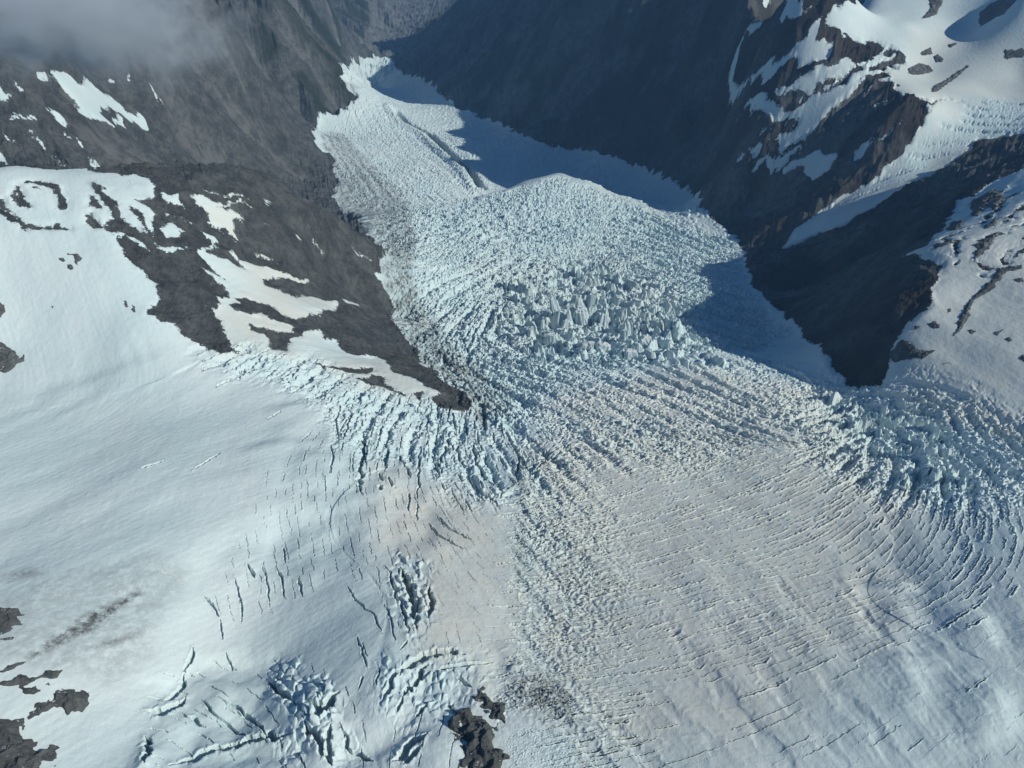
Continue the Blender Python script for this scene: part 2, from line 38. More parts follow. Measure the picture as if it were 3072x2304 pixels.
ZONE = {'fall': [-597,2994,-554,3034,-510,3073,-459,3097,-406,3120,-354,3144,-300,3168,-246,3192,-190,3181,-133,3153,-85,3178,-36,3204,14,3230,64,3239,114,3265,166,3310,220,3373,266,3306,312,3257,357,3210,403,3180,446,3133,489,3087,530,3041,570,2996,613,2952,652,2893,689,2835,728,2793,763,2736,801,2696,833,2641,812,2501,782,2342,758,2205,734,2075,734,1990,733,1908,732,1830,729,1754,727,1682,702,1671,667,1634,629,1588,598,1580,564,1562,534,1554,505,1545,475,1537,446,1528,415,1507,386,1495,355,1474,325,1454,297,1442,270,1441,242,1432,215,1431,188,1429,161,1428,134,1427,111,1367,90,1317,71,1269,52,1222,39,1179,26,1137,15,1096,3,1062,-14,1081,-32,1106,-51,1132,-70,1164,-86,1208,-103,1245,-120,1284,-138,1324,-158,1363,-180,1412,-204,1469,-226,1513,-244,1561,-264,1620,-286,1690,-318,1812,-344,1889,-356,1945,-365,1980,-374,2015,-387,2073,-479,2523,-506,2618,-539,2747], 'heart': [-40,2212,-3,2230,35,2260,73,2291,112,2309,152,2340,193,2372,233,2391,269,2356,303,2309,336,2263,367,2218,398,2173,427,2130,455,2087,463,2001,472,1930,481,1860,486,1784,485,1691,484,1614,486,1549,492,1503,498,1458,465,1450,433,1442,403,1442,373,1442,348,1453,324,1473,298,1485,273,1505,247,1516,221,1537,193,1527,165,1526,138,1524,111,1523,83,1513,63,1577,41,1634,17,1693,-8,1754,-15,1875,-22,1992,-31,2094], 'top': [-402,3007,-356,3011,-311,3015,-265,3019,-220,3023,-175,3044,-129,3048,-77,3034,-25,3036,27,3038,79,3040,131,3042,183,3044,217,2957,251,2887,283,2804,311,2708,263,2688,215,2654,169,2635,124,2616,79,2597,34,2578,-10,2545,-54,2561,-99,2576,-143,2578,-188,2594,-233,2595,-279,2611,-323,2613,-344,2708,-370,2838], 'bands': [3,1040,14,1080,26,1121,39,1171,52,1222,71,1269,90,1317,111,1367,134,1427,161,1428,188,1429,215,1431,242,1432,270,1441,297,1442,327,1452,355,1454,386,1464,417,1474,450,1493,482,1503,517,1522,552,1541,588,1560,629,1588,634,1528,639,1471,650,1431,660,1392,673,1362,689,1340,701,1310,673,1277,640,1232,604,1181,570,1132,537,1085,508,1062,479,1039,450,1017,425,1001,399,979,375,963,351,948,328,932,307,922,286,923,266,930,246,936,224,937,203,944,183,950,162,957,140,963,125,940,111,916,97,893,83,876,70,854,66,824,61,795,57,767,54,744,50,717,36,717,23,717,9,717,10,740,10,768,10,797,10,826,10,856,11,892,9,929,7,961,5,1000], 'strip': [7,969,25,982,42,990,60,998,78,1006,90,969,102,938,113,907,123,878,133,849,144,826,154,803,153,774,153,746,153,719,152,692,152,667,152,645,151,621,141,602,131,584,122,565,113,548,104,534,95,517,87,500,79,484,87,472,95,460,102,446,110,434,117,423,124,412,130,399,137,388,144,378,132,378,120,380,108,380,95,380,83,380,71,380,66,391,61,403,56,417,51,429,46,444,40,456,35,472,28,484,22,499,15,512,8,528,7,546,6,564,5,583,4,602,3,622,2,645,1,666,2,692,2,720,3,752,4,782,4,812,5,848,6,885,6,923], 'lines': [76,969,97,977,118,986,139,994,161,1003,181,1006,204,1020,227,1029,249,1038,272,1047,295,1055,319,1070,343,1080,363,1072,382,1064,402,1056,421,1048,440,1040,458,1032,477,1025,498,1023,510,1001,522,979,536,963,547,943,561,927,571,907,584,892,593,873,605,859,613,840,628,835,646,834,660,829,675,823,689,818,703,813,717,807,731,800,745,794,759,788,773,782,760,756,748,730,735,705,723,681,711,657,693,649,672,638,655,630,638,622,624,618,608,610,591,602,574,595,558,587,542,580,526,573,510,565,494,558,479,551,463,544,448,537,434,535,420,533,404,528,390,526,376,525,360,520,346,518,332,516,314,512,299,511,284,510,268,509,253,508,237,506,222,505,206,504,191,503,180,492,169,480,158,469,149,456,139,441,130,429,120,415,112,403,104,391,95,380,83,380,71,380,59,380,46,380,45,392,44,407,43,423,42,439,41,455,40,472,34,484,28,499,21,512,15,528,8,541,8,563,7,582,6,601,6,621,5,645,4,666,3,691,3,717,10,740,19,768,27,797,36,826,45,861,55,892,65,930], 'far': [189,666,218,662,247,662,277,662,305,659,334,659,362,655,391,655,420,655,447,652,473,648,502,648,525,641,551,637,559,626,564,612,572,601,580,590,587,579,594,569,604,562,611,552,617,542,607,524,597,506,591,492,581,475,572,459,566,445,556,430,547,414,541,402,535,389,527,375,521,363,492,363,465,365,437,367,408,367,380,369,352,371,322,371,294,373,263,373,234,375,204,375,174,378,144,378,146,394,150,413,152,430,155,448,158,469,161,490,164,510,168,533,172,556,176,584,180,609,184,635], 'trib': [555,1209,588,1251,618,1286,646,1316,671,1339,691,1331,711,1323,727,1308,742,1293,753,1271,767,1257,780,1246,797,1241,814,1237,831,1232,845,1212,859,1192,872,1173,880,1147,896,1135,906,1118,916,1100,926,1083,935,1066,944,1050,948,1028,958,1010,963,988,967,966,971,944,979,928,982,907,956,871,930,836,905,802,880,769,861,742,842,715,832,724,825,737,819,750,812,763,805,776,797,790,790,803,786,822,761,808,737,795,717,786,693,773,679,779,668,789,653,795,641,800,628,806,616,812,603,817,592,831,583,849,571,863,559,878,551,897,539,912,528,927,519,948,522,987,530,1038,539,1093,547,1149], 'tribhi': [684,1317,701,1302,717,1286,733,1271,748,1256,759,1234,774,1218,789,1201,804,1185,822,1176,823,1146,824,1117,825,1089,816,1050,807,1012,767,955,728,902,703,866,678,831,666,837,653,842,640,848,627,854,626,881,625,910,626,944,627,979,617,1002,610,1031,602,1061,593,1091,616,1147,641,1206,666,1268], 'lfall': [-585,1173,-566,1179,-549,1191,-529,1197,-509,1203,-489,1209,-470,1214,-451,1219,-431,1225,-414,1237,-396,1249,-376,1241,-353,1227,-333,1220,-311,1207,-289,1193,-269,1196,-248,1192,-227,1194,-206,1190,-185,1193,-165,1195,-144,1192,-123,1196,-102,1193,-81,1190,-61,1164,-42,1140,-23,1121,-5,1103,-1,1055,3,1008,7,969,1,929,-6,886,-12,849,-32,843,-51,837,-70,826,-82,843,-96,864,-109,882,-122,899,-136,917,-155,927,-174,937,-193,947,-209,934,-225,920,-240,907,-255,924,-270,935,-286,952,-298,978,-311,1005,-326,1038,-340,1066,-363,1078,-386,1091,-410,1104,-433,1117,-454,1120,-474,1124,-495,1127,-516,1130,-536,1133,-553,1149,-571,1164], 'lvert': [-353,859,-347,881,-341,903,-334,926,-327,949,-320,973,-299,971,-280,975,-259,973,-239,977,-217,975,-197,979,-181,954,-166,936,-150,912,-136,894,-122,876,-108,859,-103,829,-98,800,-93,772,-89,749,-84,722,-100,716,-115,711,-130,705,-145,700,-160,694,-175,688,-189,682,-205,679,-219,673,-234,671,-249,664,-265,661,-279,654,-295,651,-309,645,-323,640,-339,638,-353,632,-360,621,-366,609,-375,601,-381,589,-389,599,-398,609,-406,619,-400,633,-394,647,-389,666,-383,681,-378,700,-371,715,-365,735,-363,753,-362,775,-359,793,-358,816,-356,839], 'lcurl': [-169,714,-154,702,-141,694,-127,686,-113,678,-110,657,-106,633,-103,613,-99,590,-103,573,-108,559,-112,543,-116,529,-125,539,-135,551,-146,567,-157,580,-158,599,-161,622,-163,642,-165,667,-167,688], 'lpink': [-123,854,-103,860,-85,871,-65,878,-45,889,-25,896,-5,907,-4,871,-3,835,-2,806,-1,777,0,753,1,726,2,699,3,677,-1,652,-4,627,-7,603,-10,583,-12,560,-15,541,-29,537,-42,532,-56,528,-68,521,-82,516,-90,534,-98,552,-106,567,-115,585,-124,604,-123,627,-122,647,-120,671,-118,693,-117,718,-118,745,-119,768,-120,796,-121,824], 'lmid': [-149,526,-136,524,-122,519,-108,517,-95,515,-81,510,-68,515,-56,522,-43,527,-30,532,-17,536,-3,541,0,523,4,502,8,484,-1,474,-9,463,-16,453,-24,446,-38,441,-52,436,-65,432,-77,428,-89,427,-102,425,-114,422,-126,420,-135,432,-144,443,-154,455,-164,467,-160,481,-156,495,-153,512], 'lbot': [-417,476,-409,485,-401,494,-393,503,-385,512,-375,519,-362,523,-349,527,-336,531,-322,532,-307,533,-292,534,-277,523,-263,513,-249,504,-235,494,-222,484,-211,473,-200,463,-189,452,-179,442,-169,432,-155,432,-142,432,-129,432,-115,432,-102,432,-89,432,-75,432,-68,419,-61,404,-54,392,-47,380,-74,380,-101,380,-129,382,-156,382,-183,382,-210,382,-237,382,-262,380,-289,380,-314,378,-339,375,-364,373,-388,371,-392,386,-397,400,-401,415,-406,430,-410,446,-412,460], 'knot': [-289,521,-275,522,-260,524,-245,523,-230,525,-218,509,-206,494,-196,482,-185,467,-183,453,-180,436,-178,423,-176,410,-173,394,-171,382,-183,382,-194,382,-206,382,-217,382,-229,382,-240,382,-241,394,-242,409,-244,424,-245,439,-253,454,-262,470,-271,487,-280,503], 'debris': [-6,490,6,495,17,499,29,504,41,506,48,493,54,478,60,466,66,454,68,444,70,434,56,438,41,440,27,444,13,446,-1,440,-14,434,-12,446,-10,462,-8,475], 'avalanche': [-13,423,-1,424,12,424,25,428,38,428,49,422,60,413,70,406,71,392,72,381,73,370,74,359,61,359,48,359,36,359,23,359,10,359,-3,359,-5,370,-7,382,-9,396,-11,408], 'lower': [-1016,4758,-985,4834,-953,4910,-905,4995,-870,5165,-975,6262,-759,5129,-698,4980,-631,4934,-564,4888,-498,4843,-430,4771,-361,4675,-290,4506,-241,4381,-193,4236,-148,4117,-104,3981,-63,3848,-85,3719,-106,3613,-111,3095,-160,3106,-208,3101,-255,3078,-304,3073,-352,3068,-398,3045,-443,3023,-501,3093,-558,3147,-614,3184,-671,3222,-724,3242,-772,3356,-817,3454,-863,3554,-893,3683,-918,3795,-939,3889,-974,3941,-1010,3994,-1102,4537,-1076,4618,-1044,4675], 'shade': [-1041,7054,-913,6889,-777,6617,-645,6057,-544,5699,-442,5246,-372,5100,-296,5025,-222,4952,-150,4906,-78,4807,-8,4583,64,4469,135,4383,205,4345,275,4308,343,4271,404,4190,459,4088,515,4011,569,3935,624,3882,678,3829,704,3684,731,3564,756,3447,784,3353,754,3036,773,2937,799,2872,814,2803,824,2721,833,2641,801,2697,767,2753,728,2795,693,2854,655,2913,617,2974,576,3036,536,3082,494,3129,454,3194,412,3260,365,3292,319,3341,315,3933,261,4015,199,3961,137,3887,77,3815,19,3743,-38,3714,-50,3819,-64,3928,-117,4088,-172,4231,-229,4354,-290,4506,-361,4675,-430,4771,-498,4843,-564,4888,-631,4934,-698,4980,-744,5123,-923,6144,-1052,6787,-1050,6939], 'snout': [-1065,5039,-1285,6398,-1341,7043,-1292,7180,-1193,7260,-1085,7302,-1063,7177,-1041,7054,-1122,7035,-1204,7015,-950,5174,-972,4965,-1028,4893,-1043,4952], 'side': [1217,2554,1252,2572,1287,2590,1322,2608,1357,2626,1392,2644,1427,2662,1462,2680,1498,2697,1542,2729,1586,2760,1631,2793,1685,2841,1731,2873,1772,2871,1803,2853,1834,2835,1854,2802,1884,2784,1903,2752,1921,2719,1890,2655,1849,2577,1809,2502,1789,2528,1768,2555,1756,2596,1733,2623,1701,2636,1677,2664,1644,2678,1601,2676,1563,2662,1525,2648,1487,2634,1449,2620,1403,2592,1366,2578,1332,2579,1292,2566,1258,2567], 'moraine': [-777,3242,-796,3404,-812,3554,-758,3597,-699,3621,-643,3594,-586,3567,-531,3540,-516,3400,-496,3230,-540,3208,-587,3204,-630,3183,-679,3203,-727,3222], 'ldirt': [-922,3860,-906,3969,-867,4035,-822,4079,-781,4147,-723,3930,-668,3723,-627,3594,-588,3468,-622,3397,-651,3310,-714,3328,-768,3310,-811,3449,-845,3554,-890,3735], 'streaks': [980,3008,1003,3037,1020,3050,1038,3062,1060,3092,1091,3096,1121,3099,1150,3103,1186,3124,1222,3144,1265,3149,1308,3154,1359,3177,1410,3199,1462,3222,1506,3227,1559,3249,1591,3226,1623,3202,1646,3162,1650,3087,1573,2984,1483,2854,1420,2774,1390,2756,1367,2753,1344,2749,1320,2746,1298,2728,1283,2726,1261,2708,1230,2734,1198,2760,1171,2802,1137,2833,1102,2865,1067,2896,1042,2944,1011,2976], 'spots': [946,1648,1006,1736,1064,1819,1106,1874,1143,1920,1168,1930,1193,1940,1218,1950,1243,1960,1257,1945,1278,1941,1298,1937,1311,1922,1338,1928,1356,1910,1373,1893,1397,1886,1421,1878,1452,1882,1483,1885,1515,1888,1466,1808,1434,1750,1403,1694,1372,1639,1343,1586,1321,1543,1292,1493,1271,1452,1245,1448,1218,1444,1192,1441,1166,1437,1139,1434,1113,1430,1092,1434,1070,1431,1053,1436,1030,1432,1013,1437,991,1449,970,1462,953,1482,948,1516,943,1550,942,1594], 'wallsnow': [-1973,2443,-1935,2458,-1896,2473,-1857,2488,-1808,2489,-1768,2504,-1728,2520,-1687,2535,-1646,2550,-1613,2580,-1588,2624,-1570,2684,-1568,2775,-1573,2885,-1563,2918,-1552,2951,-1541,2984,-1521,3001,-1499,3018,-1478,3035,-1447,3035,-1429,3008,-1411,2981,-1394,2954,-1383,2842,-1350,2689,-1338,2586,-859,1613,-887,1587,-919,1569,-950,1552,-974,1527,-1009,1518,-1592,2304,-1634,2279,-1676,2254,-1726,2241,-1765,2217,-1814,2205,-1851,2181,-1898,2169,-1909,2204,-1919,2239,-1930,2274,-1940,2310,-1951,2346,-1962,2383,-1973,2419], 'spursnow': [-740,1509,-721,1524,-706,1549,-686,1565,-670,1590,-652,1616,-634,1642,-615,1668,-598,1704,-587,1737,-577,1780,-563,1813,-549,1848,-540,1851,-527,1843,-518,1846,-508,1848,-503,1725,-507,1646,-519,1597,-535,1566,-545,1520,-554,1474,-569,1484,-582,1485,-597,1495,-608,1497,-623,1475,-641,1462,-658,1450,-675,1437,-689,1451,-707,1473,-726,1495]}
SOFT = {'streaks': 50.0, 'spots': 60.0, 'wallsnow': 80.0, 'spursnow': 40.0, 'heart': 60.0, 'top': 60.0, 'debris': 12.0, 'avalanche': 8.0, 'lcurl': 15.0, 'knot': 20.0, 'lmid': 20.0, 'lbot': 25.0, 'strip': 70.0, 'shade': 60.0, 'snout': 60.0, 'lower': 60.0, 'moraine': 50.0, 'ldirt': 60.0, 'lines': 60.0, 'tribhi': 40.0, 'trib': 55.0, 'lfall': 45.0, 'fall': 30.0, 'bands': 60.0}
WARM_ = [([1357,2922,1389,2978,1438,3069,1480,3146,1506,3188,1541,3249,1595,3279,1659,3327,1724,3376,1781,3407,1832,3407,1862,3369,1871,3296,1878,3225,1905,3190,1942,3172,1979,3155,2015,3138,2050,3120,2085,3103,2120,3086,2142,3053,2176,3036,2164,2990,2140,2929,2117,2868,2094,2809,2060,2735,2015,2649,1971,2564,1962,2610,1941,2641,1929,2688,1917,2735,1894,2768,1870,2802,1845,2836,1809,2854,1773,2873,1736,2892,1690,2895,1638,2868,1579,2826,1520,2784,1462,2744,1422,2757,1388,2785,1370,2845],0.6),([977,1726,984,1679,1012,1670,1050,1678,1089,1687,1133,1705,1172,1714,1217,1732,1256,1741,1295,1750,1334,1759,1372,1768,1419,1786,1458,1795,1403,1697,1358,1612,1314,1530,1271,1453,1243,1393,1210,1329,1177,1267,1152,1214,1127,1163,1102,1113,1078,1065,1049,1013,1015,958,1003,979,990,1002,977,1024,963,1048,948,1071,933,1095,916,1120,894,1139,876,1165,858,1191,833,1211,813,1238,792,1266,802,1296,813,1328,820,1352,831,1385,837,1410,849,1443,879,1509,906,1570,923,1615],0.7),([-693,1583,-678,1608,-659,1624,-643,1650,-623,1667,-609,1703,-598,1749,-588,1806,-571,1845,-556,1894,-913,3294,-864,3310,-523,2022,-505,1968,-496,1947,-486,1926,-476,1905,-466,1885,-457,1864,-440,1813,-417,1613,-416,1515,-419,1439,-425,1382,-431,1326,-436,1273,-453,1253,-472,1239,-494,1232,-512,1219,-533,1212,-554,1206,-554,1232,-557,1266,-557,1294,-563,1337,-566,1373,-572,1419,-591,1448,-607,1471,-623,1493,-635,1508,-651,1531,-664,1545,-676,1560],0.9),([38,1062,82,1072,126,1081,171,1091,216,1100,262,1110,308,1119,356,1135,404,1145,457,1168,509,1184,565,1208,622,1232,678,1249,670,1189,664,1139,659,1090,649,1037,640,987,633,945,630,909,627,874,623,841,622,813,622,786,602,758,587,735,572,712,554,687,540,665,526,644,509,621,493,598,480,578,468,560,455,541,443,524,423,508,406,496,389,483,373,471,357,459,341,448,325,436,312,427,297,416,282,405,267,394,253,384,240,375,227,375,214,375,201,375,189,378,176,378,163,378,150,378,136,378,123,378,111,380,97,380,84,380,71,380,66,391,62,405,57,418,52,432,47,445,42,461,37,477,31,493,26,509,20,527,14,544,15,569,16,595,18,626,19,658,21,690,22,725,24,760,26,797,28,841,30,886,32,938,35,998],0.85),([-123,854,-103,860,-83,871,-63,877,-43,883,-33,859,-24,835,-14,812,-6,790,3,768,2,739,1,711,0,684,0,658,-1,632,-2,608,-2,584,-3,564,-3,541,-11,525,-18,512,-25,497,-38,500,-51,505,-64,511,-77,514,-89,517,-103,523,-116,529,-122,544,-128,562,-134,581,-141,603,-148,623,-155,643,-163,667,-173,683,-184,702,-195,722,-207,743,-209,771,-210,795,-213,824,-214,849,-216,880,-218,912,-199,901,-179,886,-160,875,-141,864],1.0),([94,1290,122,1300,150,1310,178,1320,207,1330,236,1340,266,1351,296,1361,326,1372,358,1390,389,1401,423,1419,449,1408,476,1398,502,1387,528,1376,553,1366,579,1355,604,1345,628,1334,653,1324,673,1307,693,1290,663,1232,630,1171,592,1100,563,1045,535,993,511,948,485,918,460,888,438,865,417,841,396,819,376,797,356,775,339,758,320,737,302,717,285,697,269,681,252,662,241,638,230,618,221,598,210,575,201,556,192,538,183,520,174,503,166,486,158,469,145,469,131,469,118,472,105,472,91,472,78,472,64,472,51,472,48,489,46,506,43,526,40,544,37,563,34,582,31,601,27,624,36,645,45,670,54,691,63,717,73,744,84,772,94,797,105,826,99,861,91,892,84,930,76,969,79,1015,81,1062,84,1112,87,1171,90,1226],0.8),([-38,552,-32,569,-26,587,-19,608,-12,627,-5,646,3,666,3,645,4,621,5,601,5,582,6,563,7,541,7,523,8,506,-3,494,-14,480,-25,469,-27,486,-30,502,-33,519,-35,534],1.3),([-508,1432,-492,1463,-477,1502,-462,1543,-443,1576,-427,1628,-416,1709,-417,1593,-425,1517,-431,1445,-444,1400,-453,1348,-449,1307,-446,1267,-442,1227,-461,1222,-479,1216,-498,1210,-516,1205,-533,1199,-551,1193,-559,1219,-568,1246,-573,1266,-582,1293,-567,1317,-549,1334,-536,1366,-523,1399],1.0),([-385,1236,-365,1258,-349,1294,-331,1332,-314,1378,-289,1356,-264,1333,-240,1312,-218,1297,-195,1283,-173,1269,-152,1255,-174,1233,-196,1212,-215,1184,-235,1164,-256,1150,-277,1164,-298,1178,-319,1192,-341,1207,-363,1221],0.8),([-172,2404,-122,2404,-72,2404,-22,2404,28,2404,77,2391,127,2391,177,2391,227,2391,277,2391,326,2391,376,2391,426,2391,476,2391,480,2281,486,2188,488,2087,493,2001,499,1930,504,1860,506,1784,459,1751,416,1728,371,1696,331,1683,291,1661,252,1648,213,1627,175,1615,138,1602,101,1590,65,1578,29,1566,-7,1562,-22,1643,-39,1718,-57,1826,-77,1951,-98,2050,-121,2154,-145,2264],0.35),([796,1279,812,1260,827,1242,842,1224,857,1207,871,1189,885,1172,903,1161,916,1145,928,1128,941,1112,958,1101,942,1069,927,1037,902,995,892,1011,887,1032,877,1049,871,1071,860,1088,849,1105,842,1128,830,1146,818,1164,811,1188,808,1220,800,1246],1.2),([1089,2607,1119,2587,1154,2581,1183,2560,1217,2554,1251,2548,1285,2542,1318,2536,1351,2530,1385,2541,1419,2553,1462,2579,1496,2591,1531,2603,1565,2615,1600,2626,1566,2577,1525,2515,1481,2489,1445,2477,1401,2452,1358,2426,1323,2415,1288,2403,1252,2391,1217,2379,1188,2380,1152,2368,1151,2453,1135,2512,1113,2559],0.8),([131,469,144,484,155,496,168,508,180,520,193,533,206,546,220,562,234,575,240,560,247,547,253,535,259,520,265,509,271,497,261,481,252,468,242,453,234,440,224,425,216,413,208,401,200,389,192,375,181,378,168,378,156,378,144,378,132,378,120,380,108,380,95,380,101,392,107,407,113,423,119,439,125,453],0.5)]
DARK_ = [([-611,553,-600,561,-593,571,-588,585,-580,596,-572,606,-564,618,-552,623,-542,632,-530,638,-517,644,-507,653,-494,659,-483,668,-467,661,-453,657,-439,653,-425,649,-428,634,-430,619,-431,601,-433,587,-433,570,-432,556,-432,541,-429,525,-429,511,-435,500,-438,487,-444,476,-450,466,-461,465,-471,464,-481,463,-494,465,-504,464,-517,466,-527,466,-540,468,-553,471,-566,473,-572,486,-581,502,-588,516,-597,533],0.32),([-777,3242,-730,3264,-683,3285,-632,3288,-584,3310,-535,3332,-486,3353,-440,3078,-403,2857,-377,2710,-358,2613,-350,2486,-317,2190,-308,2071,-291,2027,-273,1984,-255,1931,-230,1864,-203,1770,-178,1689,-157,1630,-134,1583,-113,1538,-92,1494,-72,1443,-55,1373,-40,1306,-25,1249,-37,1196,-48,1140,-58,1091,-70,1149,-84,1216,-102,1254,-121,1294,-141,1335,-166,1383,-194,1449,-222,1501,-244,1560,-267,1622,-298,1693,-340,1816,-348,1903,-347,1941,-363,1957,-379,1973,-394,1989,-391,2031,-395,2120,-495,2558,-525,2618,-553,2676,-588,2765,-648,2921,-720,3120],0.85),([-1021,4054,-1071,4524,-1003,4524,-921,4325,-844,4135,-784,4019,-735,3930,-679,3800,-626,3675,-582,3594,-536,3445,-481,3231,-530,3229,-578,3227,-627,3225,-675,3222,-724,3220,-768,3200,-803,3333,-835,3451,-863,3554,-895,3685,-923,3800,-946,3896,-983,3975],0.8),([-1039,4975,-1001,4984,-963,4992,-960,4910,-957,4829,-987,4789,-1011,4723,-1047,4688,-1045,4782,-1036,4851],0.7),([-3,484,8,490,19,499,30,506,41,499,52,493,63,487,65,467,67,450,70,434,56,438,42,440,28,444,15,446,2,452,-1,468],0.8),([-250,1488,-225,1492,-198,1488,-171,1475,-142,1455,-116,1443,-87,1414,-59,1394,-33,1373,-6,1353,-3,1294,1,1231,4,1171,-21,1179,-46,1188,-71,1190,-90,1234,-109,1265,-129,1305,-150,1345,-173,1376,-199,1423,-226,1463],0.55),([10,990,28,974,26,928,25,885,24,848,23,812,22,782,21,752,20,724,20,696,19,670,6,666,6,692,6,718,7,746,7,774,8,803,8,833,8,869,9,906,9,945],0.5),([-506,555,-498,566,-490,576,-481,587,-475,601,-470,593,-474,578,-481,566,-485,551,-491,539,-495,525,-503,515,-511,505,-518,496,-526,487,-533,483,-541,478,-536,488,-531,499,-526,509,-520,520,-515,530,-512,544],1.6),([-455,544,-444,542,-451,533,-459,524,-466,515,-473,507,-484,504,-495,500,-487,509,-480,517,-472,526,-461,532],1.1),([-635,600,-628,606,-621,612,-614,617,-600,610,-587,604,-598,598,-609,593,-620,587],0.7)]
CREV_ = [([-261.9,1005.2,-250.8,962.8,-247.9,924.4,-247.2,893.5,-238.3,843.6,-231.2,826.3],9),([-313.8,1080.3,-311.9,1029.5,-297.2,970.4],4),([-286.8,1066.2,-289.8,1017.3,-286.7,961.3],4),([-161.7,1195.4,-160.2,1096.7,-154.6,1025.1],4),([-150.1,1192.4,-145.9,1126.8,-150.1,1102.7],6),([-140.5,1093.9,-137.9,1022.5],4),([-117.1,1154.7,-106.5,1073.6,-118.5,1011.5,-121.3,951.6,-117.1,912.2],9),([-147.9,1001.8,-145.5,939.9],4),([-162.4,995.0,-157.4,934.8,-152.4,881.5,-149.3,835.4],5),([-213.5,966.8,-211.6,925.8,-207.2,903.4],7),([-187.6,939.8,-169.3,897.3,-164.6,882.7],6),([-136.0,960.6,-117.7,898.5],5),([-70.3,1036.7,-62.5,958.2,-45.2,918.5,-26.9,880.2],8),([-101.0,1025.4,-88.1,955.5],7),([-216.2,889.9,-206.2,864.7],5),([-200.1,880.2,-191.3,854.1],5),([-209.7,856.4,-206.5,841.3],7),([-163.8,850.5,-159.4,805.9],4),([-148.5,828.5,-144.5,783.7],3),([-303.0,947.1,-291.0,906.9,-286.8,865.9],4),([-18.3,1112.4,-4.7,1055.3,12.0,998.2,7.4,916.0],7),([-155.0,673.6,-137.6,634.5,-127.1,598.5,-119.1,560.5],13),([-111.3,638.0,-104.9,613.7,-107.4,578.7],9),([-176.3,674.9,-158.2,634.5,-139.6,586.9,-129.3,549.5],6),([-223.7,642.8,-206.4,612.4,-177.1,584.4,-161.8,550.7],3),([-168.0,604.4,-153.7,575.5,-142.3,533.3],3),([-112.2,794.9,-93.6,764.4,-55.8,738.8],4),([-127.3,781.8,-110.8,750.2,-70.5,719.5],4),([-156.9,475.3,-156.7,500.0],3),([-178.4,471.9,-175.9,492.6],3),([-193.5,551.3,-177.9,515.5,-171.4,498.8],3),([-131.5,488.7,-115.9,511.5,-91.0,523.1,-57.6,524.8],12),([-147.3,458.5,-141.6,483.7,-128.6,494.9],7),([-125.1,464.5,-112.7,482.6,-100.5,506.3],9),([-94.0,493.8,-74.8,503.9,-51.4,510.7,-23.7,518.7],5),([-130.0,443.4,-125.1,464.5],4),([-128.7,388.0,-113.4,403.0,-92.6,416.2],10),([-116.5,383.7,-98.3,401.9],7),([-189.6,423.0,-175.4,400.9,-150.3,390.1],6),([-108.5,438.8,-96.2,456.3],6),([-66.7,491.4,-46.1,476.8],4),([-135.9,524.3,-127.9,538.6],3),([-395.7,504.3,-392.9,521.2,-395.6,538.4],5),([-401.7,458.8,-392.6,479.4,-393.9,500.8],7),([-363.6,468.9,-341.6,449.8,-318.5,435.7,-296.1,420.9],4),([-345.6,472.7,-316.6,460.6,-297.2,445.1,-272.0,423.1],5),([-359.9,377.5,-336.5,396.5,-309.9,411.9,-278.9,420.9,-243.0,419.7],10),([-410.4,442.1,-393.4,442.3,-381.4,469.9],10),([-398.8,409.5,-383.5,390.1,-382.1,375.4],9),([-376.6,448.3,-346.4,433.4],5),([-295.3,499.1,-277.9,480.0,-254.0,461.5],8),([-293.1,507.9,-276.9,497.5],5),([-234.8,459.0,-216.9,443.6,-208.7,456.5,-200.2,469.6],13),([-230.1,429.9,-214.4,414.1,-198.1,392.2],11),([-201.3,427.5,-201.4,409.7,-192.7,383.7],9),([-377.3,585.7,-367.2,556.6],3),([-375.5,648.2,-359.1,614.4,-352.3,583.1],3),([-347.3,677.3,-329.5,638.8,-324.1,615.2],3),([-327.9,675.9,-314.2,652.6,-303.2,623.9],3.5),([-330.0,721.3,-318.5,687.5],3),([-292.5,657.6,-280.5,623.9],3.5),([-403.7,612.9,-385.4,596.7,-379.3,588.3],4),([-366.7,676.3,-352.2,655.4],5),([-359.3,541.9,-345.8,518.4],3)]
DUNE_ = [([321,664,338,611,355,565,374,532,378,505,404,482],1),([459,684,438,610,423,545,428,508,438,503],1),([495,729,498,684,500,643],1),([469,584,461,516,452,471,453,438,474,412],1.4),([422,462,435,416,453,386,469,369],1.2),([488,513,486,478],1),([511,455,504,427,490,373],1.2),([535,471,530,435,522,411,521,386],2),([496,607,491,572,490,541],1.3),([241,606,246,542,265,493,283,450,310,423],0.7),([708,754,691,697,685,661],1.2),([520,645,514,616],2),([581,582,555,507],1.8),([-423,605,-396,666,-339,733,-268,781,-184,824],-1.3),([-853,982,-791,1035,-668,1097,-591,1162],0.8),([-435,1002,-370,1054,-305,1137],2),([-445,882,-371,932,-299,947],1.2),([-333,831,-335,887,-321,942],0.8),([-312,826,-311,892,-296,929],0.8),([-413,645,-377,687,-333,708],0.7)]
MORAINE_ = [-738.4,4952.8,-650.5,4799.1,-495.6,4646.1,-389.1,4353.6,-295.9,4122.4,-205.4,3813.7,-152.5,3645.7]
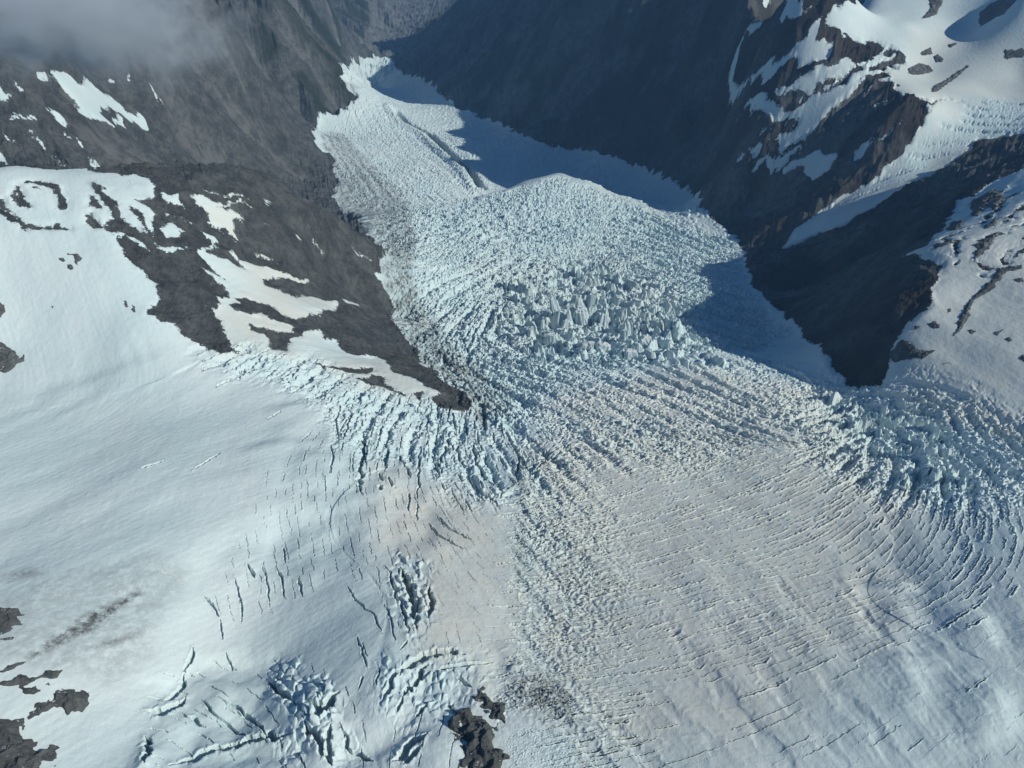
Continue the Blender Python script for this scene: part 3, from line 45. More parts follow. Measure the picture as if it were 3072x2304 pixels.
OUTCROPS = [([1536,3131,1595,3179,1638,3177,1647,3144,1623,3133,1551,3093,1527,3098],6, 'largest dark grey rock island in the sunlit snow bowl at the upper right', 'rock islands in the upper right snow'),([1607,3220,1656,3248,1659,3220,1616,3210],6, 'small two-lobed rock island just above the largest one in the snow bowl', 'rock islands in the upper right snow'),([1659,3210,1677,3220,1695,3193,1686,3179,1662,3181],6, 'round rock island with a snow hollow on top, right of the largest one', 'rock islands in the upper right snow'),([1579,2985,1661,3066,1715,3102,1760,3121,1760,3114,1676,3046,1570,2922,1539,2906],6, 'long thin chain of dark rock slanting along the snow bowl edge', 'rock islands in the upper right snow'),([1673,3433,1730,3500,1752,3592,1814,3572,1752,3469,1692,3433],6, 'dark rock band in the shaded snow at the top edge', 'rock islands in the upper right snow'),([1892,3412,1932,3421,1972,3404,1950,3282,1903,3252,1886,3288,1858,3307],6, 'jagged dark rock rib near the top right corner', 'rock islands in the upper right snow'),([1876,3121,1932,3102,1967,3067,1922,3080,1877,3093],6, 'flat dark rock at the right edge above the hanging glacier', 'rock islands in the upper right snow'),([1427,2959,1444,2958,1433,2936,1422,2937],6, 'tiny round rock at the lip of the snow bowl', 'rock islands in the upper right snow'),([1726,3255,1760,3263,1753,3241,1723,3233],6, 'narrow tilted rock sliver high in the sunlit snow bowl', 'rock islands in the upper right snow'),([1089,1770,1134,1823,1126,1762,1073,1693,1068,1719],7, 'leftmost dark rock near the tip of the shaded snow slope', 'rocks showing through the right snow slope'),([1104,1650,1159,1711,1176,1713,1140,1666,1108,1640],7, 'slanting dark rock below the large rock mass at the right', 'rocks showing through the right snow slope'),([982,1614,1009,1610,1037,1597,1064,1603,1051,1597,1016,1589,976,1591],7, 'long thin rock rib running down the tip of the right snow slope', 'rocks showing through the right snow slope'),([1046,1563,1079,1592,1106,1609,1124,1601,1099,1583,1061,1541,1037,1523,1019,1504,1022,1514],7, 'feathery dark rock streak in the middle of the right snow slope', 'rocks showing through the right snow slope'),([1212,1905,1236,1915,1273,1929,1257,1843,1228,1800,1194,1759,1203,1814,1155,1770,1159,1791],7, 'broad broken rock mass at the top of the right snow slope', 'rocks showing through the right snow slope'),([1093,1493,1129,1526,1151,1532,1145,1514],7, 'dark rock tip cut by the right frame edge', 'rocks showing through the right snow slope'),([908,1305,929,1343,961,1387,995,1419,1034,1448,1056,1473,1097,1467,1094,1455,1067,1457,1022,1417,983,1401,952,1349,932,1320,911,1304],6, 'longest dark rock ridge curving down the right snow slope', 'rocks showing through the right snow slope'),([807,1330,827,1340,837,1324,849,1290,870,1284,845,1272,825,1289,802,1296,801,1321],6, 'wide dark rock joining the shaded cliff to the right snow slope', 'rocks showing through the right snow slope'),([873,1355,889,1353,894,1341,891,1333,876,1341],3.5, 'clustered rock between the wide rock and the long ridge', 'rocks showing through the right snow slope'),([853,1359,858,1354,862,1350,852,1349],3.5, 'small rock close to the edge of the shaded cliff', 'rocks showing through the right snow slope'),([919,1381,930,1384,927,1373,917,1370],3.5, 'small dark rock left of the upper end of the long ridge', 'rocks showing through the right snow slope'),([936,1309,943,1313,947,1302,941,1299],3.5, 'small rock just right of the foot of the long ridge', 'rocks showing through the right snow slope'),([976,1286,993,1292,992,1290,975,1276],3.5, 'short rock streak on the open snow right of the long ridge', 'rocks showing through the right snow slope'),([985,1265,997,1268,995,1257,986,1256],3.5, 'lone rock farthest right on the open snow slope', 'rocks showing through the right snow slope'),([868,1248,881,1249,882,1246,871,1245],3.5, 'small flat rock on the snow below the wide rock', 'rocks showing through the right snow slope'),([884,1232,886,1227,887,1224],3.5, 'tiny rock lowest on the right snow slope', 'rocks showing through the right snow slope'),([1072,1430,1085,1433,1082,1419,1071,1418],3.5, 'dark rock on the snow near the right edge above the long ridge', 'rocks showing through the right snow slope'),([991,1215,1009,1214,1010,1186,991,1203],3.5, 'dark rock at the right frame edge beside the open snow', 'rocks showing through the right snow slope'),([949,1190,955,1191,957,1189],3.5, 'speck of rock low on the open snow at the right', 'rocks showing through the right snow slope'),([-631,545,-604,544,-593,543,-584,541,-568,539,-581,532,-569,525,-577,518,-574,508,-581,504,-604,499,-618,522],7, 'two-pronged dark rock at the left edge, highest of the lower left outcrops', 'dark outcrops at the lower left edge'),([-589,498,-578,499,-571,503,-570,498,-578,497],3, 'thin rock sliver at the left edge under the two-pronged rock', 'dark outcrops at the lower left edge'),([-570,452,-556,456,-554,465,-546,474,-541,474,-543,468,-549,459,-556,454],4, 'slim brown rock slanting in from the left edge', 'dark outcrops at the lower left edge'),([-564,439,-550,442,-541,453,-532,455,-529,453,-520,457,-514,465,-500,474,-499,472,-503,458,-515,454,-530,443,-523,445,-509,443,-520,437,-527,436,-537,443,-550,439],6, 'branching brown rock band above the hooked outcrop', 'dark outcrops at the lower left edge'),([-512,410,-508,424,-494,439,-495,447,-484,450,-467,445,-460,439,-462,432,-473,427,-477,422,-487,428,-493,430,-503,417,-508,408],9, 'hooked brown outcrop with a rounded head and a thin tail', 'dark outcrops at the lower left edge'),([-554,401,-537,405,-524,410,-514,409,-513,402,-502,396,-498,388,-487,379,-475,384,-462,376,-464,369,-478,371,-480,359,-487,349,-507,346,-524,340,-536,361,-544,381],11, 'largest brown rock mass filling the lower left corner', 'dark outcrops at the lower left edge'),([-511,449,-510,453,-504,453,-507,451],2.5, 'small rock island beside the branching brown band', 'dark outcrops at the lower left edge'),([-37,482,-30,479,-27,465,-19,459,-10,453,-6,445,-11,435,-20,441,-33,447,-35,458,-46,465,-41,471],10, 'smaller pointed brown rock standing above the big one in the ice', 'twin rocks at the foot of the ice fall'),([-66,450,-54,449,-43,447,-29,441,-25,431,-16,425,-18,412,-13,397,-5,386,-2,365,-25,365,-48,365,-51,390,-58,408,-71,418,-66,418,-55,413,-57,421,-68,422,-70,433,-68,445],14, 'big brown rock face rising from the broken ice at the bottom edge', 'twin rocks at the foot of the ice fall'),([-954,1203,-942,1210,-934,1204,-931,1193,-932,1177,-943,1166],7, 'small dark rock on the left edge beside the avalanche streak', 'rocks on the upper left snow slope'),([-950,1129,-922,1135,-908,1132,-891,1123,-882,1111,-878,1118,-875,1104,-881,1097,-891,1076,-902,1079,-929,1075],7, 'big round grey rock at the left edge above the flat snow', 'rocks on the upper left snow slope'),([-847,1305,-827,1307,-817,1299,-822,1286,-833,1301,-844,1302],7, 'scattered black rock patch high on the white slope, upper half', 'rocks on the upper left snow slope'),([-841,1286,-832,1287,-825,1273,-831,1271],4, 'black rock blob under the scattered patch on the white slope', 'rocks on the upper left snow slope'),([-860,1294,-851,1296,-843,1293,-851,1288],4, 'black rock blob left of the scattered patch on the white slope', 'rocks on the upper left snow slope'),([-728,1231,-724,1231,-713,1217,-718,1216],4, 'upper of two small dark rocks beside the cliff edge', 'rocks on the upper left snow slope'),([-711,1213,-708,1222,-697,1211,-700,1209],4, 'lower rounded one of two small rocks beside the cliff edge', 'rocks on the upper left snow slope'),([-852,1207,-847,1209,-846,1206,-849,1205],4, 'tiny lone rock in the middle of the smooth white slope', 'rocks on the upper left snow slope')]
TOWERS = [(44,1979,24,30,20, 'ice tower farthest left among the big towers in the shattered middle of the ice fall'),(83,1728,16,38,60, 'slender pointed ice tower left of centre, dark hollow behind it'),(122,1813,22,44,10, 'tall ribbed ice tower just up the picture from the slender pointed one'),(140,1728,20,20,30, 'low square ice block close behind the slender pointed tower'),(96,1625,28,30,-20, 'rounded leaning ice block directly below the slender pointed tower'),(134,1601,18,34,80, 'narrow ice tower left of the twin flat-topped blocks'),(199,1777,42,50,0, 'widest ribbed ice tower, standing behind the twin flat-topped blocks'),(252,1752,26,46,15, 'striped ice tower right of the widest ribbed one across a dark gap'),(181,1579,46,30,5, 'left one of the twin flat-topped ice blocks below the widest ribbed tower'),(226,1569,48,30,-8, 'right one of the twin flat-topped ice blocks below the widest ribbed tower'),(249,2025,22,34,40, 'big ice tower standing highest up the picture in the ice fall'),(281,1604,22,28,-30, 'sloping ice fin just right of the twin flat-topped blocks'),(339,1604,26,24,10, 'blocky ice tower farthest right along the broken ice ridge'),(290,1515,30,20,0, 'low ice block below and between the sloping fin and the blocky right tower')]
CLASSES = [(8,[-1728,10101,-1623,10382,-1520,10729,-1377,10848,-1231,10967,-1076,11028,-914,11028,-752,11028,-786,10606,-807,10088,-879,9768,-952,9509,-1022,9258,-1082,8963,-1083,8634,-1089,8362,-1129,8193,-1070,7353,-1174,7358,-1265,7283,-1320,7267,-1366,7211,-1522,8469,-1508,8864,-1592,9344,-1654,9689]),(11,[-1832,6200,-1489,4935,-1499,4865,-1509,4796,-1504,4756,-1492,4690,-1487,4650,-1458,4616,-1232,3951,-1207,3922,-1188,3914,-1169,3906,-1141,3928,-1113,3951,-1083,3973,-1053,3995,-1161,4528,-1146,4598,-1087,4646,-1033,4720,-980,4799,-967,4925,-1016,4996,-1065,5067,-1390,6951,-1338,7052,-1292,7193,-1326,7182,-1366,7211,-1590,8346,-1649,8608,-1700,9113,-1731,9542,-1763,9991,-1850,9668,-1940,9406,-1521,6881,-1571,6658,-1634,6513,-1703,6407,-1769,6303]),(10,[1213,3246,1237,3280,1255,3295,1305,3321,1362,3366,1542,3703,1562,3716,1591,3750,1648,3713,1713,3698,1778,3682,1841,3666,1894,3631,1955,3615,1994,3561,2043,3526,2078,3473,2124,3439,2156,3387,2199,3355,2253,3340,2216,3256,2192,3190,2168,3126,2157,3079,2145,3033,2121,2971,2098,2910,2075,2850,2053,2791,2019,2718,1975,2632,1922,2534,1850,2414,1860,2486,1860,2546,1849,2593,1836,2641,1823,2690,1809,2740,1773,2734,1738,2728,1702,2722,1675,2730,1680,2784,1685,2838,1651,2845,1626,2868,1592,2875,1550,2859,1500,2828,1472,2835,1445,2842,1406,2839,1411,2936,1425,3000,1440,3065,1494,3135,1532,3171,1529,3204,1516,3220,1480,3222,1444,3224,1405,3234,1358,3226,1325,3226,1284,3208,1290,3223,1261,3227,1237,3237]),(6,[962,2476,1007,2523,1040,2543,1066,2555,1092,2567,1118,2579,1140,2578,1167,2591,1195,2604,1216,2600,1244,2611,1264,2607,1297,2622,1330,2638,1356,2638,1374,2658,1392,2678,1410,2698,1432,2719,1454,2740,1473,2769,1492,2799,1542,2837,1592,2875,1626,2868,1651,2845,1685,2838,1680,2784,1675,2730,1702,2722,1738,2728,1773,2734,1809,2740,1833,2714,1867,2702,1890,2676,1922,2665,1944,2639,1965,2614,1922,2535,1870,2446,1790,2321,1800,2388,1800,2443,1799,2500,1787,2544,1784,2604,1760,2635,1728,2645,1696,2656,1663,2666,1630,2676,1591,2626,1559,2609,1518,2578,1491,2569,1457,2547,1423,2535,1390,2524,1356,2512,1313,2485,1278,2472,1243,2458,1208,2447,1179,2449,1144,2437,1110,2439,1082,2454,1047,2455,1012,2456,987,2466]),(7,[-779,1524,-766,1530,-753,1536,-736,1542,-719,1548,-705,1562,-688,1578,-670,1594,-655,1619,-639,1645,-620,1662,-606,1697,-592,1731,-583,1786,-566,1822,-552,1869,-538,1905,-528,1964,-512,2002,-495,2040,-649,2799,-607,2747,-576,2729,-588,2765,-553,2676,-525,2618,-495,2558,-395,2120,-391,2031,-394,1989,-384,1975,-374,1960,-360,1951,-347,1941,-348,1903,-340,1816,-298,1693,-267,1622,-251,1595,-235,1568,-222,1501,-194,1449,-166,1383,-141,1335,-122,1303,-103,1272,-85,1242,-85,1234,-94,1183,-116,1178,-137,1173,-150,1193,-164,1213,-177,1199,-190,1185,-211,1173,-232,1161,-250,1167,-270,1180,-290,1193,-309,1199,-332,1211,-353,1217,-373,1223,-394,1237,-412,1245,-431,1252,-448,1238,-464,1224,-483,1217,-500,1202,-520,1194,-537,1180,-558,1184,-577,1181,-591,1186,-603,1191,-615,1195,-625,1204,-638,1219,-648,1213,-657,1207,-670,1210,-679,1206,-685,1221,-673,1241,-672,1256,-677,1268,-686,1282,-695,1289,-706,1296,-720,1310,-730,1316,-739,1325,-754,1342,-765,1360,-783,1380,-795,1384,-780,1394,-768,1412,-753,1408,-738,1403,-740,1417,-729,1411,-728,1422,-734,1440,-735,1462,-752,1473,-763,1478,-773,1483,-760,1492,-751,1510,-765,1517]),(3,[-2288,2048,-2243,2067,-2196,2087,-2148,2106,-2110,2138,-2059,2158,-2018,2190,-1964,2210,-1910,2231,-1853,2252,-1796,2273,-1737,2294,-1667,2303,-1051,1522,-1028,1521,-1004,1519,-986,1526,-967,1534,-948,1541,-934,1550,-918,1559,-903,1568,-883,1565,-862,1561,-846,1566,-824,1562,-807,1566,-789,1570,-771,1574,-751,1510,-760,1492,-773,1483,-763,1478,-752,1473,-735,1462,-734,1440,-728,1422,-729,1411,-740,1417,-738,1403,-753,1408,-768,1412,-780,1394,-795,1384,-783,1380,-765,1360,-754,1342,-739,1325,-730,1316,-720,1310,-706,1296,-695,1289,-686,1282,-677,1268,-672,1256,-673,1241,-685,1221,-679,1206,-670,1210,-657,1207,-648,1213,-638,1219,-625,1204,-615,1195,-603,1191,-591,1186,-577,1181,-558,1184,-537,1180,-520,1194,-500,1202,-483,1217,-464,1224,-448,1238,-431,1252,-412,1245,-394,1237,-373,1223,-353,1217,-332,1211,-309,1199,-290,1193,-270,1180,-250,1167,-232,1161,-211,1173,-190,1185,-177,1199,-164,1213,-150,1193,-137,1173,-116,1178,-94,1183,-85,1234,-63,1197,-42,1155,-23,1113,-5,1079,12,1040,12,1000,12,961,12,929,12,892,10,856,8,826,5,797,3,768,1,740,-1,717,0,691,0,665,0,639,1,615,1,594,1,571,2,552,2,533,2,512,-3,495,-9,478,-14,462,-19,446,-16,430,-12,418,-9,403,-6,391,-3,379,-3,365,-3,353,-3,341,-3,327,-3,316,-3,304,-3,293,-3,283,-3,272,-64,272,-125,272,-185,270,-244,269,-301,266,-357,263,-412,260,-467,259,-520,256,-571,253,-624,252,-674,249,-726,248,-765,294,-809,345,-860,403,-918,470,-980,543,-1044,623,-1112,711,-1183,807,-1252,907,-1317,1011,-1386,1122,-1511,1288]),(2,[-94,1183,-85,1242,-103,1272,-122,1303,-141,1335,-166,1383,-194,1449,-222,1501,-235,1568,-251,1595,-267,1622,-298,1693,-340,1816,-348,1903,-347,1941,-360,1951,-374,1960,-384,1975,-394,1989,-391,2031,-395,2120,-495,2558,-525,2618,-553,2676,-588,2765,-663,3084,-723,3180,-777,3242,-808,3332,-836,3404,-841,3482,-850,3581,-883,3707,-907,3795,-946,3896,-976,3916,-1006,3935,-1024,3978,-1047,4043,-1146,4598,-1087,4646,-1033,4720,-980,4799,-953,4905,-967,4925,-999,4911,-1030,4929,-1053,4957,-1065,5067,-1376,6952,-1339,7085,-1292,7180,-1213,7263,-1133,7347,-1076,7299,-1017,7081,-906,6943,-781,6661,-689,6382,-577,5853,-499,5541,-428,5246,-372,5104,-316,5065,-259,4999,-204,4961,-138,4913,-73,4839,-8,4611,53,4496,112,4407,170,4343,228,4312,285,4281,343,4274,394,4220,440,4145,485,4070,528,3997,579,3941,629,3886,678,3832,704,3715,728,3601,758,3530,776,3458,792,3388,812,3272,778,2959,799,2874,818,2809,837,2745,850,2667,849,2590,838,2487,811,2388,779,2224,761,2105,763,2034,760,1954,760,1887,760,1823,756,1751,756,1691,755,1633,758,1586,718,1447,718,1394,721,1360,729,1333,730,1300,731,1268,706,1262,678,1249,651,1222,624,1196,596,1164,564,1115,532,1062,506,1023,479,971,458,932,453,896,451,866,448,836,448,812,459,798,466,779,476,765,485,751,494,738,503,724,511,711,520,698,525,670,533,646,537,619,544,597,553,579,558,558,564,537,571,520,579,504,585,488,595,475,601,459,611,447,613,427,618,410,626,396,631,380,635,365,642,352,646,337,653,324,656,310,662,298,668,286,671,273,676,262,624,262,572,262,520,262,470,263,418,263,367,265,316,266,264,267,212,269,158,269,105,270,51,270,-3,272,-3,283,-3,293,-3,304,-3,316,-3,327,-3,341,-3,353,-3,365,-3,379,-6,391,-9,403,-12,418,-16,430,-19,446,-14,462,-9,478,-3,495,2,512,2,533,2,552,1,571,1,594,1,615,0,639,0,665,0,691,-1,717,1,740,3,768,5,797,8,826,10,856,12,892,12,929,12,961,12,1000,12,1040,-5,1079,-23,1113,-42,1155,-59,1164,-77,1174]),(4,[785,1282,796,1303,807,1323,813,1337,832,1358,844,1369,857,1380,875,1389,898,1407,912,1438,930,1463,944,1480,951,1507,959,1535,953,1569,952,1613,943,1628,939,1653,954,1643,974,1641,999,1666,1035,1710,1100,1802,1142,1858,1175,1911,1202,1954,1219,1950,1229,1935,1265,1958,1293,1970,1313,1967,1333,1965,1360,1973,1394,1934,1442,1917,1489,1900,1551,1903,1622,1917,1694,1932,1757,1935,1830,1950,1883,1943,1946,1947,1998,1940,2050,1933,2100,1926,1966,1760,1851,1616,1772,1507,1705,1413,1650,1331,1597,1253,1536,1172,1470,1089,1415,1017,1362,948,1318,889,1268,827,1220,769,1197,783,1174,798,1149,813,1125,827,1105,847,1078,863,1057,883,1035,904,1011,926,992,953,972,981,950,1009,927,1039,923,1062,914,1081,905,1099,896,1118,886,1137,876,1156,866,1175,854,1195,843,1215,831,1235,816,1251,801,1266]),(5,[785,1282,801,1266,816,1251,831,1235,843,1215,854,1195,866,1175,876,1156,886,1137,896,1118,905,1099,914,1081,923,1062,927,1039,950,1009,972,981,992,953,1011,926,1035,904,1057,883,1078,863,1105,847,1125,827,1149,813,1174,798,1197,783,1220,769,1194,739,1168,710,1143,682,1118,655,1087,625,1064,600,1041,576,1024,555,1002,532,980,510,964,491,943,470,928,452,904,452,875,449,851,449,828,449,799,447,776,447,752,447,729,447,705,447,678,444,654,444,631,444,611,447,601,459,595,475,585,488,579,504,571,520,564,537,558,558,553,579,544,597,537,619,533,646,525,670,520,698,511,711,503,724,494,738,485,751,476,765,466,779,459,798,448,812,448,836,451,866,453,896,458,932,479,971,506,1023,532,1062,564,1115,596,1164,624,1196,651,1222,678,1249,706,1262,731,1268,752,1278,768,1280]),(9,[785,1282,774,1260,760,1273,746,1286,731,1299,729,1333,721,1360,718,1394,718,1447,758,1586,755,1633,756,1691,756,1751,760,1823,760,1887,760,1954,763,2034,761,2105,785,2223,819,2373,849,2363,883,2365,912,2355,930,2319,969,2328,1003,2324,1030,2308,1057,2292,1077,2263,1103,2247,1121,2220,1145,2205,1162,2178,1178,2152,1193,2125,1214,2111,1201,2042,1200,1998,1199,1954,1174,1911,1142,1858,1100,1802,1035,1710,999,1666,974,1641,954,1643,939,1653,943,1628,952,1613,953,1569,959,1535,951,1507,944,1480,930,1463,912,1438,898,1407,875,1389,857,1380,844,1369,832,1358,813,1337,807,1323,796,1303])]

# ---------------------------------------------------------------- noise
rng = np.random.RandomState(7)
PERM = rng.permutation(4096).astype(np.int32)
RA = rng.rand(4096).astype(f4); RB = rng.rand(4096).astype(f4); RC = rng.rand(4096).astype(f4); RD = rng.rand(4096).astype(f4)
GA = (RA * 2 * np.pi); GX = np.cos(GA).astype(f4); GY = np.sin(GA).astype(f4)
def hsh(i, j, seed=0):
    return PERM[(PERM[(i + seed * 131) & 4095] + j) & 4095]
def perlin(x, y, seed=0):
    x = np.asarray(x, f4); y = np.asarray(y, f4)
    xf = np.floor(x); yf = np.floor(y); i = xf.astype(np.int32); j = yf.astype(np.int32); x = x - xf; y = y - yf
    u = x * x * x * (x * (x * 6 - 15) + 10); v = y * y * y * (y * (y * 6 - 15) + 10)
    def g(di, dj):
        h = hsh(i + di, j + dj, seed); return GX[h] * (x - di) + GY[h] * (y - dj)
    a = g(0, 0); a += (g(1, 0) - a) * u; b = g(0, 1); b += (g(1, 1) - b) * u
    return (a + (b - a) * v) * f4(1.5)
def fbm(x, y, o=4, seed=0, gain=.5, lac=2.03):
    s = 0; a = 1.; t = 0
    for k in range(o):
        s = s + perlin(x, y, seed + k) * f4(a); t += a; a *= gain; x = x * f4(lac) + f4(13.7); y = y * f4(lac) - f4(7.1)
    return s
def ridged(x, y, o=4, seed=0, gain=.5):
    s = 0; a = 1.; w = 1.
    for k in range(o):
        n = 1 - np.abs(perlin(x, y, seed + k)) * f4(1.6); n = n * n * w; w = np.clip(n * 1.6, 0, 1); s = s + n * f4(a); a *= gain; x = x * f4(2.07) + f4(3.3); y = y * f4(2.07) + f4(9.1)
    return s
def sstep(a, b, x):
    t = np.clip((x - a) / (b - a), 0, 1); return t * t * (3 - 2 * t)
def stripes(x, y, dx, dy, cell, wave, elong=1., n=1, seed=0):
    """broken parallel furrows: dx,dy = unit direction the furrows run; returns -1..1"""
    x = x / f4(cell); y = y / f4(cell); i = np.floor(x).astype(np.int32); j = np.floor(y).astype(np.int32); k = f4(2 * np.pi * cell / wave)
    s = np.zeros_like(x); w = np.full_like(x, 1e-4)
    for a in range(-n, n + 1):
        for b in range(-n, n + 1):
            h = hsh(i + a, j + b, seed)
            vx = x - (i + a) - RA[h]; vy = y - (j + b) - RB[h]
            al = (vx * dx + vy * dy) / f4(elong); ac = vx * dy - vy * dx
            g = np.exp(-2.2 * (al * al + ac * ac * f4(1.0)))
            s += g * np.cos(ac * k + RC[h] * f4(6.28)); w += g
    return s / w
def gullies(x, y, gx, gy, cell, o=4, seed=0, gain=.5):
    """branching gullies running down the slope gx,gy"""
    s = np.zeros_like(x); a = 1.; c = cell
    for q in range(o):
        m = np.sqrt(gx * gx + gy * gy) + f4(1e-4); dx = gx / m; dy = gy / m
        X = x / f4(c); Y = y / f4(c); i = np.floor(X).astype(np.int32); j = np.floor(Y).astype(np.int32)
        vc = np.zeros_like(x); vs = np.zeros_like(x); w = np.full_like(x, 1e-4)
        for p in (-1, 0, 1):
            for r in (-1, 0, 1):
                h = hsh(i + p, j + r, seed + q); vx = X - (i + p) - RA[h]; vy = Y - (j + r) - RB[h]
                g = np.exp(-2 * (vx * vx + vy * vy)); ph = (vx * dy - vy * dx) * f4(2 * np.pi)
                vc += g * np.cos(ph); vs += g * np.sin(ph); w += g
        vc /= w; vs /= w
        st = np.clip(m * 1.6, 0, 1)
        s += vc * f4(a) * st
        gx = gx - dy * vs * f4(1.2) * m; gy = gy + dx * vs * f4(1.2) * m
        a *= gain; c *= .5
    return s
def blocks(x, y, dx, dy, cell, asp=1.6, seed=0):
    """jumbled ice blocks, long axis along dx,dy: returns (edge distance, random, tilt)"""
    X = x / f4(cell); Y = y / f4(cell); i = np.floor(X).astype(np.int32); j = np.floor(Y).astype(np.int32)
    f1 = np.full_like(X, 9); f2 = np.full_like(X, 9); hid = np.zeros(X.shape, np.int32); lx = np.zeros_like(X); ly = np.zeros_like(X)
    for a in (-2, -1, 0, 1, 2):
        for b in (-2, -1, 0, 1, 2):
            h = hsh(i + a, j + b, seed); vx = X - (i + a) - RA[h]; vy = Y - (j + b) - RB[h]
            al = (vx * dx + vy * dy) / f4(asp); ac = (vx * dy - vy * dx) * f4(1.1)
            d = np.maximum(np.abs(al) * .9 + np.abs(ac) * .35, np.abs(ac) + np.abs(al) * .1) * (f4(.8) + f4(.4) * RD[h])
            m = d < f1
            f2 = np.where(m, f1, np.minimum(f2, d)); f1 = np.where(m, d, f1)
            hid = np.where(m, h, hid); lx = np.where(m, al, lx); ly = np.where(m, ac, ly)
    tilt = lx * (RB[hid] - f4(.5)) * 2 + ly * (RD[hid] - f4(.5)) * 2
    return f2 - f1, RC[hid], tilt

# ---------------------------------------------------------------- terrain grid: rows run away from the camera, spacing grows with distance
def rowstep(y):
    return (max(abs(y), 0) ** 2 + 900. ** 2 + .35 * 900 * max(y, 0)) / (788. * (1000 + .12 * max(y, 0))) / (1.35 * Q)
ys = [370.]
while ys[-1] < 15500: ys.append(ys[-1] + min(rowstep(ys[-1]), 70))
pre = []; y = 370.; d = 2.
while y > -500: y -= d; d *= 1.12; pre.append(y)
ys = np.array(pre[::-1] + ys)
NC = int(1500 * Q)
ss = list(np.linspace(-1.04, 1.04, NC)); d = ss[1] - ss[0]
while ss[-1] < 2.6: d *= 1.045; ss.append(ss[-1] + d)
d = ss[1] - ss[0]
while ss[0] > -2.6: d *= 1.045; ss.insert(0, ss[0] - d)
ss = np.array(ss)
wid = .65 * np.maximum(590 + .95 * ys, 300)
NRr, NCc = len(ys), len(ss)
def coarse(k):
    ri = np.unique(np.r_[np.arange(0, NRr, k), NRr - 1]); ci = np.unique(np.r_[np.arange(0, NCc, k), NCc - 1])
    return ri, ci
def upsample(v, ri, ci):
    """cubic (Catmull-Rom on uneven knots) along both grid directions"""
    def one(v, xi, n):            # along axis 0
        x = np.arange(n); k = np.clip(np.searchsorted(xi, x, 'right') - 1, 0, len(xi) - 2)
        h = (xi[k + 1] - xi[k]).astype(float); t = ((x - xi[k]) / h)
        m = np.gradient(v, xi.astype(float), axis=0)
        t = t[:, None]; h = h[:, None]
        return ((2*t**3-3*t**2+1)*v[k] + (t**3-2*t**2+t)*h*m[k] + (-2*t**3+3*t**2)*v[k+1] + (t**3-t**2)*h*m[k+1])
    return one(one(v, ri, NRr).T, ci, NCc).T.astype(f4, order="C")
X = (ss[None, :] * wid[:, None]).astype(f4); Y = np.repeat(ys[:, None], NCc, 1).astype(f4)
print('grid', X.shape, X.size)

P_ = np.array(CTRL, float); n = len(P_)
def phi(r): return np.sqrt(r * r + 2500.)
A = np.zeros((n + 3, n + 3)); A[:n, :n] = phi(np.hypot(P_[:, None, 0] - P_[None, :, 0], P_[:, None, 1] - P_[None, :, 1])) - 1 * np.eye(n)
A[:n, n] = 1; A[:n, n + 1] = P_[:, 0] / 1e3; A[:n, n + 2] = P_[:, 1] / 1e3; A[n:, :n] = A[:n, n:].T
WT = np.linalg.solve(A, np.r_[P_[:, 2], 0, 0, 0])
def dem(x, y):
    z = WT[-3] + WT[-2] * x / 1e3 + WT[-1] * y / 1e3
    for p, w in zip(P_, WT): z = z + w * phi(np.hypot(x - p[0], y - p[1]))
    return z
ri, ci = coarse(6)
xc, yc = X[np.ix_(ri, ci)].astype(float), Y[np.ix_(ri, ci)].astype(float)
zc = dem(xc, yc)
Z = upsample(zc, ri, ci)
e = 6.
GXx = upsample((dem(xc + e, yc) - zc) / e, ri, ci); GYy = upsample((dem(xc, yc + e) - zc) / e, ri, ci)
# direction crevasses run
O_ = np.array(ORI_, float); 
def trend(O, x, y):
    a2 = 0; b2 = 0
    for ox, oy, an in O:
        w = 1 / ((x - ox) ** 2 + (y - oy) ** 2 + 60. ** 2 + (.03 * oy) ** 2) ** 1.6 * (300 + oy) ** 1.2
        a2 = a2 + w * np.cos(2 * an); b2 = b2 + w * np.sin(2 * an)
    return np.arctan2(b2, a2)
def trend_grid(O):
    th = trend(O, xc, yc)
    c2 = upsample(np.cos(th), ri, ci); s2 = upsample(np.sin(th), ri, ci); th = np.arctan2(s2, c2) / 2
    return np.cos(th).astype(f4), np.sin(th).astype(f4)
DX, DY = trend_grid(O_); BX, BY = trend_grid(np.array(BORI_, float))
print('dem', round(time.time() - T0, 1))

# ---------------------------------------------------------------- polygons
def sdist(poly, x, y, cap=60.):
    """signed distance to the outline (+ inside), clipped to +-cap"""
    p = np.array(poly, float).reshape(-1, 2); out = np.full(x.shape, -cap, f4)
    m = (x > p[:, 0].min() - cap) & (x < p[:, 0].max() + cap) & (y > p[:, 1].min() - cap) & (y < p[:, 1].max() + cap)
    if not m.any(): return out
    xx = x[m].astype(float); yy = y[m].astype(float); d = np.full(xx.shape, 1e18); ins = np.zeros(xx.shape, bool)
    for a, b in zip(p, np.roll(p, -1, 0)):
        ex, ey = b - a; wx = xx - a[0]; wy = yy - a[1]; t = np.clip((wx * ex + wy * ey) / (ex * ex + ey * ey + 1e-9), 0, 1)
        d = np.minimum(d, (wx - t * ex) ** 2 + (wy - t * ey) ** 2)
        c = ((a[1] > yy) != (b[1] > yy)); 
        if abs(ey) > 1e-9: ins ^= c & (wx < wy * ex / ey)
    d = np.sqrt(d); out[m] = np.clip(np.where(ins, d, -d), -cap, cap); return out
r2, c2_ = coarse(2)
xh, yh = X[np.ix_(r2, c2_)], Y[np.ix_(r2, c2_)]
